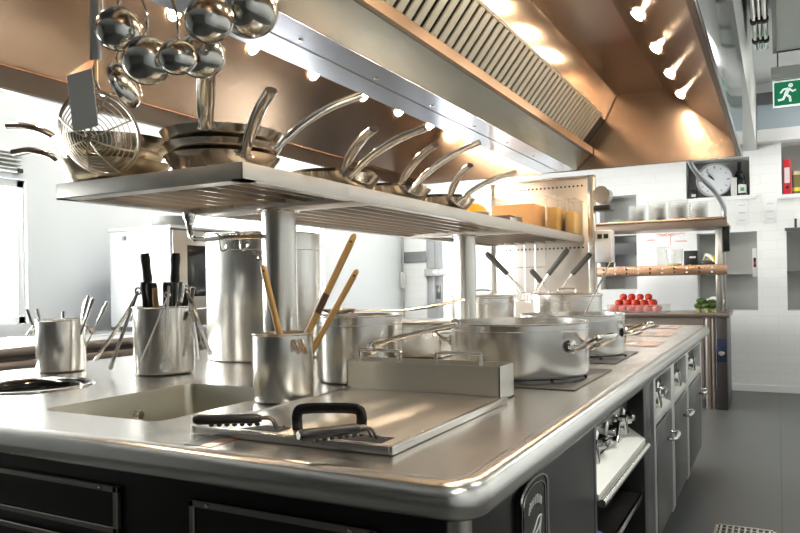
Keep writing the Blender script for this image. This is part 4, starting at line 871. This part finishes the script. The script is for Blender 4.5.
tube(b, [(-0.2, 0, 0.17), (0.16, 0, 0.17)], 0.003, 5); tube(b, [(-0.16, 0, 0), (-0.16, -0.02, -0.228)], 0.004, 6); tube(b, [(0.12, 0, 0), (0.12, -0.02, -0.228)], 0.004, 6); obj('wire', b, STEEL, t)
t = thing('hooked_ladle', 'thin ladle handle with a hooked top rising from the second pot', 'ladle', (-0.68, 2.94, 0.93))
b = BM(); tube(b, smooth_path([(-0.05, 0.06, 0.02), (-0.03, 0.05, 0.14), (0.06, 0.0, 0.30), (0.085, -0.01, 0.342), (0.10, -0.01, 0.345), (0.102, -0.01, 0.325)], 5), 0.0035, 8); obj('handle', b, STEEL, t)
b = BM(); lathe(b, [(0, -0.0), (0.03, 0.006), (0.042, 0.03), (0.040, 0.03), (0.028, 0.009), (0, 0.003)], 24, Matrix.Translation((-0.06, 0.06, -0.01))); obj('bowl', b, STEEL, t)

# ------------------------------------------------------------------ left worktop, oven and plates
t = thing('side_counter', 'dark steel counter along the window wall', 'counter', (-4.0, 3.5, 0)); P = lambda bm: Lc(bm, -4.0, 3.5, 0)
b = BM(); box(b, XL + 0.005, -3.58, 0.2, 6.8, 0.862, 0.90, 0.003); obj('top', P(b), mat('counter_top_steel', (0.75, 0.75, 0.74), 0.9, 0.3), t)
BR = mat('brown_steel', (0.30, 0.255, 0.225), 0.8, 0.35, (2, 2, 2), 0.08)
b = BM(); box(b, -3.60, -3.572, 0.2, 6.8, 0.855, 0.899, 0.002); obj('front_band', P(b), BR, t)
b = BM(); box(b, XL + 0.01, -3.62, 0.2, 6.8, 0.0, 0.862); obj('carcass', P(b), mat('carcass_brown', (0.12, 0.10, 0.09), 0.6, 0.4), t)
for k in range(11):
    b = BM(); y0 = 0.21 + k * 0.6
    box(b, -3.62, -3.60, y0, y0 + 0.592, 0.775, 0.822, 0.002); d = obj('drawer', P(b), BR, t)
    b = BM(); box(b, -3.62, -3.602, y0, y0 + 0.592, 0.10, 0.765, 0.002); obj('door', P(b), BR, t)
ovn = thing('bench_oven', 'white sided bench oven with a dark glass door on the side counter', 'oven', (-3.98, 3.98, 0.90)); P = lambda bm: Lc(bm, -3.98, 3.98, 0.90)
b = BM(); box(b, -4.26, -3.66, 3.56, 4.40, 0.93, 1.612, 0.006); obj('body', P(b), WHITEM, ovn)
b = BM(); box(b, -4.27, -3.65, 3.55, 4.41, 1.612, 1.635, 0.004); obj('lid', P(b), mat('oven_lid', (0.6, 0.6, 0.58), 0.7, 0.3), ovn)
b = BM(); box(b, -3.662, -3.645, 3.57, 4.39, 0.94, 1.60, 0.005); f = obj('door', P(b), mat('oven_door', (0.42, 0.39, 0.34), 0.8, 0.3), ovn)
b = BM(); box(b, -3.648, -3.642, 3.70, 4.25, 1.14, 1.50, 0.004); obj('window', P(b), mat('oven_glass', (0.02, 0.022, 0.022), 0, 0.08), f)
b = BM(); tube(b, [(-3.61, 3.66, 1.05), (-3.61, 4.3, 1.05)], 0.01); tube(b, [(-3.65, 3.7, 1.05), (-3.61, 3.7, 1.05)], 0.007); tube(b, [(-3.65, 4.26, 1.05), (-3.61, 4.26, 1.05)], 0.007); obj('door_handle', P(b), POLISH, f)
for x, y in ((-4.2, 3.62), (-3.72, 3.62), (-4.2, 4.34), (-3.72, 4.34)):
    b = BM(); tube(b, [(x, y, 0.9005), (x, y, 0.932)], 0.018); obj('foot', P(b), RUBBER, ovn)
b = BM(); box(b, -4.305, -4.26, 3.60, 3.70, 1.0, 1.56, 0.004); obj('hinge_strip', P(b), mat('pale_violet', (0.68, 0.70, 0.80), 0, 0.4), ovn)
b = BM(); box(b, -4.12, -4.09, 3.548, 3.553, 1.545, 1.575); obj('badge', P(b), DARKGREY, ovn)
for k in range(8):
    tag(o := obj('dinner_plate', lathe(BM(), [(0, 0), (0.08, 0), (0.135, 0.014), (0.136, 0.017), (0.08, 0.004), (0, 0.003)], 32), PLATE), 'white plate in the stack on the bench oven', 'plate', 'plates on the oven'); o.location = (-3.86, 3.76, 1.6355 + k * 0.0085)
b = BM(); lathe(b, [(0, 0), (0.035, 0), (0.035, 0.10), (0.02, 0.115), (0.014, 0.15), (0, 0.15)], 20); o = obj('bottle', b, FILM); o.location = (-3.86, 3.46, 0.9005); tag(o, 'small clear bottle with a blue base on the side counter before the oven', 'bottle')
b = BM(); lathe(b, [(0.037, 0.0), (0.037, 0.05), (0.036, 0.052)], 20); obj('blue_label', b, NAVY, o)
b = BM(); tube(b, smooth_path([(-3.75, 3.3, 0.906), (-3.9, 3.0, 0.906), (-4.05, 2.85, 0.906), (-4.3, 2.8, 0.906)], 6), 0.004, 6); tag(obj('power_cable', b, DULL), 'thin grey cable curling along the side counter', 'cable')

# ------------------------------------------------------------------ far pass counter with rack
RY = 7.10
t = thing('pass_counter', 'dark steel counter with rack posts at the far end of the kitchen', 'counter', (-1.1, 7.4, 0)); P = lambda bm: Lc(bm, -1.1, 7.4, 0)
b = BM(); box(b, -2.0, -0.395, RY, 7.75, 0.848, 0.888, 0.004); obj('top', P(b), mat('dark_top', (0.28, 0.22, 0.19), 0.9, 0.3, (2, 2, 2), 0.1), t)
b = BM(); box(b, -1.98, -0.62, RY + 0.06, 7.72, 0.10, 0.848); obj('body', P(b), mat('pass_body', (0.30, 0.26, 0.23), 0.8, 0.35), t)
b = BM(); tube(b, [(-0.58, RY + 0.07, 0), (-0.58, RY + 0.07, 0.848)], 0.028, 16); tube(b, [(-0.535, RY + 0.07, 0), (-0.535, RY + 0.07, 0.848)], 0.02, 16); obj('corner_post', P(b), BR, t)
b = BM(); box(b, -0.51, -0.418, RY + 0.03, 7.72, 0.0, 0.848, 0.004); sp_ = obj('side_panel', P(b), mat('panel_dark', (0.055, 0.05, 0.05), 0.5, 0.35), t)
b = BM(); box(b, -0.508, -0.42, RY + 0.02, RY + 0.032, 0.44, 0.65, 0.004); sw = obj('switch_panel', P(b), NAVY, sp_)
b = BM(); lathe(b, [(0.030, 0), (0.030, 0.012), (0.02, 0.03), (0, 0.03)], 20, Matrix.Translation((-0.465, RY + 0.02, 0.52)) @ Matrix.Rotation(math.pi / 2, 4, 'X')); obj('dial', P(b), POLISH, sp_)
for x in (-0.475, -1.93):
    for y in (RY + 0.05, 7.65):
        b = BM(); box(b, x - 0.028, x + 0.028, y - 0.025, y + 0.025, 0.888, 1.69, 0.004); obj('rack_post', P(b), STEEL, t)
b = BM(); box(b, -1.98, -0.40, RY, 7.70, 1.685, 1.72, 0.004); box(b, -1.98, -0.40, RY - 0.01, RY + 0.005, 1.675, 1.77, 0.003); obj('upper_shelf', P(b), mat('brown_shelf', (0.34, 0.27, 0.22), 0.9, 0.32), t)
b = BM(); tube(b, [(-1.60, RY - 0.018, 1.755), (-0.41, RY - 0.018, 1.755)], 0.014, 10); obj('shelf_bar', P(b), COPPER, t)
b = BM(); box(b, -1.98, -0.44, RY + 0.03, 7.62, 1.285, 1.30); obj('middle_shelf', P(b), STEEL, t)
b = BM(); box(b, -1.98, -0.405, RY - 0.012, RY + 0.004, 1.24, 1.335, 0.003); rail = obj('slotted_rail', P(b), COPPER, t)
for k in range(12):
    x = -1.72 + k * 0.108
    for zq in (1.268, 1.306):
        b = BM(); tube(b, [(x, RY - 0.014, zq), (x, RY - 0.0115, zq)], 0.010, 8); obj('bolt' if k % 2 else 'slot', P(b), PLATE if k % 2 else CAVITY, rail)
b = BM(); box(b, -0.443, -0.385, RY + 0.06, RY + 0.13, 1.45, 1.69, 0.008); tag(obj('wall_phone', b, BLACKP), 'black handset box on the right post of the far rack', 'phone')
b = BM(); tube(b, smooth_path([(-0.44, RY + 0.1, 1.72), (-0.43, RY + 0.08, 1.85), (-0.50, RY + 0.02, 2.0), (-0.60, RY - 0.1, 2.12), (-0.68, RY - 0.2, 2.25), (-0.70, RY - 0.3, 2.45)], 6), 0.022, 12); tag(obj('flexible_hose', b, mat('hose_grey', (0.33, 0.34, 0.35), 0.7, 0.35, (1, 1, 60), 0.2)), 'grey hose curving down from behind the hood onto the far rack', 'hose')
# glass bowl stacks and film bundle on the upper shelf
for i, (x, n, r, lb) in enumerate(((-1.22, 6, 0.085, 'left'), (-1.03, 7, 0.09, 'second from the left'), (-0.84, 7, 0.10, 'third from the left'), (-0.66, 6, 0.09, 'right'))):
    for k in range(n):
        b = BM(); lathe(b, [(0, 0), (r * 0.5, 0), (r * 0.85, 0.05), (r, 0.085), (r - 0.004, 0.085), (r * 0.8, 0.05), (r * 0.45, 0.006), (0, 0.005)], 24)
        o = obj('glass_bowl', b, CLEARP); o.location = (x, RY + 0.22, 1.7205 + k * 0.026)
        tag(o, 'clear bowl in the %s stack on the upper far shelf' % lb, 'bowl', 'clear bowls, %s stack' % lb)
b = BM(); bmesh.ops.create_icosphere(b, subdivisions=3, radius=0.07)
for v in b.verts: v.co *= 1 + 0.25 * math.sin(v.co.x * 90) * math.sin(v.co.y * 70 + 1) ; v.co.z *= 0.55; v.co.x *= 1.25
o = obj('film_bundle', b, FILM); o.location = (-1.41, RY + 0.16, 1.766); tag(o, 'crumpled clear plastic bag at the left of the upper far shelf', 'bag')
# on the middle shelf
o = obj('card_terminal', box(BM(), -0.06, 0.06, -0.08, 0.08, 0, 0.17, 0.008), BLACKP); o.location = (-0.72, RY + 0.15, 1.3005); tag(o, 'black box shaped device on the middle rack shelf', 'device')
o2 = obj('display', box(BM(), -0.01, 0.045, -0.083, -0.079, 0.10, 0.115), PLATE, o); o3 = obj('indicator', box(BM(), -0.015, -0.003, -0.083, -0.079, 0.03, 0.042), BANANA, o)
t = thing('clear_jug', 'clear plastic jug with herbs in its base on the middle rack shelf', 'jug', (-0.87, RY + 0.15, 1.3005))
b = BM(); lathe(b, [(0, 0), (0.065, 0), (0.082, 0.19), (0.079, 0.19), (0.062, 0.004), (0, 0.004)], 24); obj('body', b, CLEARP, t)
b = BM(); lathe(b, [(0, 0.005), (0.061, 0.005), (0.064, 0.05), (0, 0.06)], 20); obj('herbs', b, BEIGE, t)
t = thing('clear_box', 'tall clear plastic box left of the jug on the middle rack shelf', 'box', (-0.99, RY + 0.26, 1.3005)); obj('body', box(BM(), -0.05, 0.05, -0.06, 0.06, 0, 0.22, 0.006), CLEARP, t)
t = thing('tool_bag', 'black bag with yellow bands on the middle rack shelf', 'bag', (-0.57, RY + 0.15, 1.3005)); b = BM(); box(b, -0.075, 0.075, -0.07, 0.07, 0, 0.075, 0.03, 3); obj('bag', b, BLACKP, t)
for k in range(3):
    b = BM(); tube(b, smooth_path([(-0.05 + k * 0.03, -0.03, 0.07), (-0.02 + k * 0.035, -0.04, 0.125 - k * 0.012), (0.03 + k * 0.018, -0.05, 0.10 - k * 0.02), (0.045 + k * 0.012, -0.06, 0.05)], 4), [0.008, 0.017, 0.015, 0.007], 8); obj('band', b, BANANA if k else CAULI, t)
# tomatoes in a clear tray
TX, TY, TZ = -1.215, RY + 0.19, 0.8885
t = thing('tomato_tray', 'shallow clear tray filled with tomatoes on the far counter', 'tray', (TX, TY, TZ)); b = BM(); wx, wy, hz = 0.275, 0.15, 0.075
for a in ((-wx, wx, -wy, -wy + 0.003), (-wx, wx, wy - 0.003, wy), (-wx, -wx + 0.003, -wy, wy), (wx - 0.003, wx, -wy, wy)): box(b, a[0], a[1], a[2], a[3], 0, hz)
box(b, -wx, wx, -wy, wy, 0, 0.003); box(b, -wx - 0.012, wx + 0.012, -wy - 0.01, -wy, hz - 0.004, hz); obj('tray', b, CLEARP, t)
tm = BM(); prof = [(0, 0.006), (0.012, 0.001), (0.026, 0.003), (0.036, 0.018), (0.039, 0.034), (0.034, 0.052), (0.020, 0.064), (0.008, 0.064), (0, 0.060)]
lathe(tm, prof, 20)
tom = thing('tomato', 'ripe red tomato heaped in the clear tray on the far counter', 'tomato', (TX - 0.22, TY - 0.10, TZ + 0.004), 0, 'tomatoes in the clear tray'); obj('fruit', tm, TOMATO, tom)
b = BM()
for k in range(5):
    a = k * 2 * math.pi / 5; tube(b, [(0, 0, 0.061), (0.011 * math.cos(a), 0.011 * math.sin(a), 0.067)], [0.003, 0.001], 5)
obj('calyx', b, LEAF, tom)
spots = [(TX - 0.22 + i * 0.0785, TY - 0.10 + j * 0.09, TZ + 0.004) for j in range(3) for i in range(6)][1:]
spots += [(TX - 0.18 + i * 0.0785, TY - 0.055 + j * 0.09, TZ + 0.061) for j in range(2) for i in range(5)]
spots += [(TX - 0.14 + i * 0.0785, TY - 0.01, TZ + 0.118) for i in range(4)]
for s in spots:
    d = dup(tom, (s[0] + R.uniform(-0.001, 0.001), s[1] + R.uniform(-0.001, 0.001), s[2])); d.rotation_euler = (R.uniform(-0.08, 0.08), R.uniform(-0.08, 0.08), R.uniform(0, 6)); q = R.uniform(0.92, 0.97); d.scale = (q, q, q)
# broccoli and cauliflower
def floret(x, y, z, r, m, sm, name, label, group, seed):
    rr_ = random.Random(seed); t = thing(name, label, 'vegetable', (x, y, z), 0, group); b = BM()
    for k in range(14):
        a = rr_.uniform(0, 6.28); q = r * 0.62 * math.sqrt(rr_.random()); s = r * rr_.uniform(0.30, 0.46)
        bmesh.ops.create_icosphere(b, subdivisions=2, radius=s, matrix=Matrix.Translation((q * math.cos(a), q * math.sin(a), r * 0.55 + 0.55 * math.sqrt(max(0, r * r - q * q)))))
    obj('head', b, m, t); b = BM(); tube(b, [(0, 0, 0), (0, 0, r * 0.4), (0, 0, r * 0.7)], [r * 0.28, r * 0.3, r * 0.6], 10); obj('stem', b, sm, t)
for i, (dx, dy, dz, lb) in enumerate(((-0.06, 0, 0, 'leftmost of the heap'), (0.015, -0.02, 0, 'in the middle of the heap'), (0.085, 0.0, 0, 'rightmost of the heap'), (-0.045, 0.05, 0.045, 'upper left of the heap'), (0.04, 0.06, 0.03, 'at the back of the heap'))):
    floret(-0.60 + dx, RY + 0.15 + dy, 0.8885 + dz, 0.06, LEAF, LEAF2, 'broccoli', 'green broccoli head on the far counter, ' + lb, 'broccoli on the far counter', 10 + i)
floret(-0.535, RY + 0.30, 0.8885, 0.095, CAULI, LEAF2, 'cauliflower', 'white cauliflower behind the broccoli on the far counter', None, 40)

# ------------------------------------------------------------------ far wall things
t = thing('whiteboard_sheet', 'white board with a red scrawled note on the far wall behind the rack', 'board', (-1.1, YF - 0.02, 0.75)); obj('board', box(BM(), -0.315, 0.315, -0.01, 0.015, 0, 1.0, 0.003), WHITEP, t)
b = BM()
for z0, x0, x1 in ((0.96, -0.10, 0.20), (0.945, -0.07, 0.10), (0.90, -0.20, -0.12), (0.875, 0.10, 0.22)): tube(b, smooth_path([(x0 + (x1 - x0) * k / 8, -0.011, z0 + 0.006 * ((k % 2) * 2 - 1)) for k in range(9)], 3), 0.004, 5)
tube(b, [(0.05, -0.011, 0.97), (0.05, -0.011, 0.84)], 0.003, 5); obj('red_note', b, REDINK, t)
ck = thing('wall_clock', 'round white wall clock standing in the upper niche', 'clock', (-0.60, YF + 0.06, 2.285)); r = 0.185
b = BM(); lathe(b, [(0, 0.0), (r - 0.02, 0.0), (r - 0.02, 0.012), (r - 0.008, 0.02), (r, 0.012), (r, -0.02), (0, -0.02)], 48, Matrix.Rotation(math.pi / 2, 4, 'X')); obj('case', b, WHITEM, ck)
b = BM(); lathe(b, [(0, 0.002), (r - 0.021, 0.002)], 48, Matrix.Rotation(math.pi / 2, 4, 'X')); dl = obj('dial', b, mat('dial_grey', (0.62, 0.64, 0.67), 0, 0.4), ck)
b = BM()
for k in range(12):
    a = k * math.pi / 6; c, s = math.cos(a), math.sin(a); tube(b, [(c * 0.125, -0.003, s * 0.125), (c * (0.148 if k % 3 else 0.155), -0.003, s * (0.148 if k % 3 else 0.155))], 0.004 if k % 3 else 0.006, 5)
obj('hour_mark', b, DARKGREY, dl)
for ln, a, w in ((0.085, 140, 0.006), (0.13, 128, 0.004)):
    b = BM(); a = math.radians(a); tube(b, [(0, -0.006, 0), (ln * math.cos(a), -0.006, ln * math.sin(a))], w, 6); obj('hand', b, BLACKP, dl)
def bottle(x, y, z, r, hgt, m, label, lab=True):
    t = thing('bottle', label, 'bottle', (x, y, z)); b = BM(); lathe(b, [(0, 0), (r, 0), (r, hgt * 0.55), (r * 0.85, hgt * 0.66), (r * 0.36, hgt * 0.78), (r * 0.33, hgt), (0, hgt)], 24); obj('glass', b, m, t)
    if lab:
        b = BM(); lathe(b, [(r + 0.001, hgt * 0.12), (r + 0.001, hgt * 0.5)], 24); l = obj('paper_label', b, PLATE, t)
        b = BM(); box(b, -r * 0.4, r * 0.5, -r - 0.004, -r + 0.004, hgt * 0.2, hgt * 0.36); obj('label_emblem', b, mat('label_green', (0.08, 0.3, 0.15), 0, 0.5), l)
    b = BM(); lathe(b, [(0, hgt + 0.002), (r * 0.4, hgt + 0.002), (r * 0.4, hgt - 0.03), (r * 0.34, hgt - 0.032)], 16); obj('cap', b, BLACKP, t)
DKG = mat('dark_bottle_glass', (0.01, 0.014, 0.01), 0, 0.08)
bottle(-0.355, YF + 0.17, 2.0905, 0.055, 0.38, DKG, 'tall dark bottle in the upper niche right of the clock', False)
bottle(-0.325, YF + 0.045, 2.0905, 0.042, 0.24, DKG, 'shorter dark bottle with a green and white label beside the clock')
o = obj('white_carton', box(BM(), -0.03, 0.03, -0.03, 0.03, 0, 0.20, 0.003), PLATE); o.location = (-0.405, YF + 0.045, 2.0905); tag(o, 'narrow white carton between the clock and the bottles', 'carton')
o = obj('black_timer', box(BM(), -0.04, 0.04, -0.03, 0.03, 0, 0.10, 0.004), BLACKP); o.location = (-0.81, YF + 0.05, 2.0905); tag(o, 'small black box left of the clock in the niche', 'box'); obj('screen', box(BM(), -0.02, 0.025, -0.033, -0.029, 0.02, 0.05), PLATE, o)
t = thing('red_binder', 'red file binder with a white spine label in the right niche', 'binder', (0.10, YF + 0.06, 2.0705)); obj('cover', box(BM(), -0.035, 0.035, -0.05, 0.17, 0, 0.37, 0.004), RED, t)
obj('spine_label', box(BM(), -0.024, 0.024, -0.053, -0.049, 0.12, 0.28), PLATE, t); b = BM(); lathe(b, [(0, 0.002), (0.016, 0.002)], 16, Matrix.Translation((0, -0.051, 0.075)) @ Matrix.Rotation(math.pi / 2, 4, 'X')); obj('finger_hole', b, BLACKP, t)
t = thing('tin', 'olive tin with a yellow lid beside the red binder', 'tin', (0.185, YF + 0.06, 2.0705)); b = BM(); lathe(b, [(0, 0), (0.038, 0), (0.038, 0.20), (0, 0.20)], 24); obj('body', b, mat('olive_tin', (0.16, 0.14, 0.05), 0.3, 0.4), t); b = BM(); lathe(b, [(0.039, 0.20), (0.039, 0.235), (0, 0.24)], 24); obj('lid', b, mat('tin_lid', (0.55, 0.5, 0.3), 0.4, 0.4), t); b = BM(); lathe(b, [(0.0385, 0.03), (0.0385, 0.07)], 24); obj('band', b, BANANA, t)
for i, (x, lb) in enumerate(((-0.33, 'left'), (-0.06, 'right'))):
    t = thing('wall_vent', 'small white wall vent with three slits, %s of the pair between the niches' % lb, 'vent', (x, YF - 0.004, 1.78), 0, 'wall vents'); obj('plate', box(BM(), -0.06, 0.06, -0.003, 0.004, 0, 0.26, 0.002), WHITEP, t)
    for k in range(3): obj('slit', box(BM(), -0.035, 0.035, -0.006, -0.002, 0.04 + k * 0.08, 0.05 + k * 0.08), GREYPAN, t)
t = thing('thermometer_panel', 'slim pale control strip with a red mark in the wall niche', 'panel', (-0.215, YF + 0.02, 1.22)); obj('strip', box(BM(), -0.022, 0.022, -0.015, 0.015, 0, 0.30, 0.003), GREYPAN, t); obj('display', box(BM(), -0.012, 0.012, -0.018, -0.014, 0.10, 0.20), BLACKP, t); obj('red_mark', box(BM(), -0.009, 0.009, -0.020, -0.017, 0.13, 0.16), RED, t)
o = obj('dark_grille', box(BM(), -0.20, 0.20, -0.01, 0.02, 0, 0.13, 0.004), DARKGREY); o.location = (-1.625, YF + 0.012, 1.50); tag(o, 'dark horizontal bar across the left wall niche', 'bar')
b = BM(); bmesh.ops.create_icosphere(b, subdivisions=3, radius=0.09)
for v in b.verts: v.co.z *= 0.35; v.co.x *= 1.6; v.co.z += 0.006 * math.sin(v.co.x * 60)
o = obj('blue_cloth', b, BLUE); o.location = (-1.60, YF + 0.13, 1.342); tag(o, 'folded blue cloth on the lower shelf of the left wall niche', 'cloth')
o = obj('black_bracket', tube(BM(), [(0, 0, 0), (0, -0.01, 0.09)], 0.012, 8), BLACKP); o.location = (0.17, YF - 0.03, 1.72); tag(o, 'small black peg above the right wall niche', 'peg')
# exit sign with running figure and arrow
ex = thing('exit_sign', 'green emergency exit sign with a running figure hanging from the ceiling', 'sign', (0.19, 6.68, 2.61))
b = BM(); box(b, -0.205, 0.205, -0.012, 0.012, 0.0, 0.215, 0.003); pn = obj('panel', b, EXWHITE, ex)
b = BM(); box(b, -0.195, 0.195, -0.0145, -0.011, 0.012, 0.203); obj('green_field', b, GREEN, pn)
b = BM(); yq = -0.0165
def stroke(pts, r): tube(b, [(x, yq, z) for x, z in pts], r, 6, sx=0.3, up=(0, 1, 0))
lathe(b, [(0, 0.001), (0.017, 0.001), (0.017, -0.001)], 16, Matrix.Translation((-0.075, yq, 0.168)) @ Matrix.Rotation(math.pi / 2, 4, 'X'))
stroke([(-0.088, 0.145), (-0.112, 0.095)], 0.015); stroke([(-0.088, 0.143), (-0.060, 0.118), (-0.038, 0.128)], 0.008); stroke([(-0.092, 0.145), (-0.128, 0.140), (-0.150, 0.112)], 0.008)
stroke([(-0.110, 0.097), (-0.082, 0.075), (-0.078, 0.035)], 0.010); stroke([(-0.114, 0.095), (-0.130, 0.060), (-0.168, 0.055)], 0.010)
obj('running_figure', b, EXWHITE, pn)
b = BM(); stroke([(-0.005, 0.108), (0.15, 0.108)], 0.010); stroke([(0.105, 0.150), (0.155, 0.108), (0.105, 0.066)], 0.010); obj('arrow', b, EXWHITE, pn)
b = BM(); box(b, -0.215, 0.215, -0.05, 0.05, 0.225, 0.325, 0.008); box(b, -0.19, 0.19, -0.01, 0.01, 0.21, 0.228); obj('housing', b, GREYPAN, ex)
for x in (-0.165, 0.165):
    b = BM(); tube(b, [(x, 0, 0.325), (x, 0, ZC - 2.61)], 0.006, 8); obj('suspension_rod', b, DARKST, ex)
# ceiling duct and pipes on the right
t = thing('ceiling_duct', 'flat grey ceiling duct with a dark border at the top right', 'duct', (0.42, 4.6, 2.90)); obj('body', box(BM(), -0.42, 0.42, -1.5, 1.5, 0.008, 0.30, 0.004), GREYPAN, t)
b = BM(); box(b, -0.43, -0.405, -1.51, 1.51, 0, 0.02); box(b, 0.405, 0.43, -1.51, 1.51, 0, 0.02); box(b, -0.43, 0.43, 1.49, 1.51, 0, 0.02); obj('border', b, DARKST, t)
b = BM()
for x in (-0.3, 0.3): tube(b, [(x, 1.2, 0.30), (x, 1.2, 0.35)], 0.008)
obj('hanger', b, DARKST, t)
for i, (x, rad, lb) in enumerate(((-0.118, 0.016, 'left'), (-0.085, 0.012, 'second'), (-0.052, 0.016, 'third'))):
    t = thing('ceiling_pipe', 'steel ceiling pipe beside the hood, %s of the three' % lb, 'pipe', (x, 4.5, 2.93), 0, 'ceiling pipes'); b = BM(); tube(b, smooth_path([(0, -1.9, 0), (0, 0, 0), (0, 1.40, 0), (0, 1.43, 0.03), (0, 1.43, ZC - 2.93)], 4), rad, 10); obj('pipe', b, POLISH, t)
    for y in (0.3, 0.85, 1.3):
        b = BM(); lathe(b, [(rad, -0.025), (rad + 0.008, -0.025), (rad + 0.008, 0.025), (rad, 0.025)], 12, Matrix.Translation((0, y, 0)) @ Matrix.Rotation(math.pi / 2, 4, 'X')); obj('collar', b, RUBBER, t)
# floor drain
t = thing('floor_drain', 'square steel floor drain grate in the dark right aisle floor', 'drain', (-0.155, 3.66, 0.001)); b = BM()
bar_ = 0.014
for a in ((-0.13, 0.13, -0.13, -0.116), (-0.13, 0.13, 0.116, 0.13), (-0.13, -0.116, -0.13, 0.13), (0.116, 0.13, -0.13, 0.13)): box(b, a[0], a[1], a[2], a[3], 0, 0.006)
obj('frame', b, EDGE, t); obj('pit', box(BM(), -0.116, 0.116, -0.116, 0.116, 0, 0.0015), CAVITY, t); b = BM()
for k in range(9): x = -0.104 + k * 0.026; box(b, x - 0.005, x + 0.005, -0.116, 0.116, 0.002, 0.005)
for k in range(4): y = -0.078 + k * 0.052; box(b, -0.116, 0.116, y - 0.004, y + 0.004, 0.002, 0.0052)
obj('grate', b, STEEL, t)

# steam over the pasta pots
sm = bpy.data.materials.new('steam'); sm.use_nodes = True; nt = sm.node_tree; nt.nodes.remove(nt.nodes['Principled BSDF'])
vs_ = nt.nodes.new('ShaderNodeVolumeScatter'); vs_.inputs['Color'].default_value = (1, 1, 1, 1); vs_.inputs['Density'].default_value = 0.09
nt.links.new(vs_.outputs[0], nt.nodes['Material Output'].inputs['Volume'])
b = BM(); bmesh.ops.create_icosphere(b, subdivisions=3, radius=1.0)
for v in b.verts: v.co = V((v.co.x * 0.48, v.co.y * 0.52, v.co.z * 0.235 + 0.008 * math.sin(5 * v.co.x + 3 * v.co.y)))
o = obj('steam', b, sm); o.location = (-1.30, 4.08, 1.20); tag(o, 'thin pale steam drifting over the pots in front of the pass screen', 'steam', None, 'stuff')
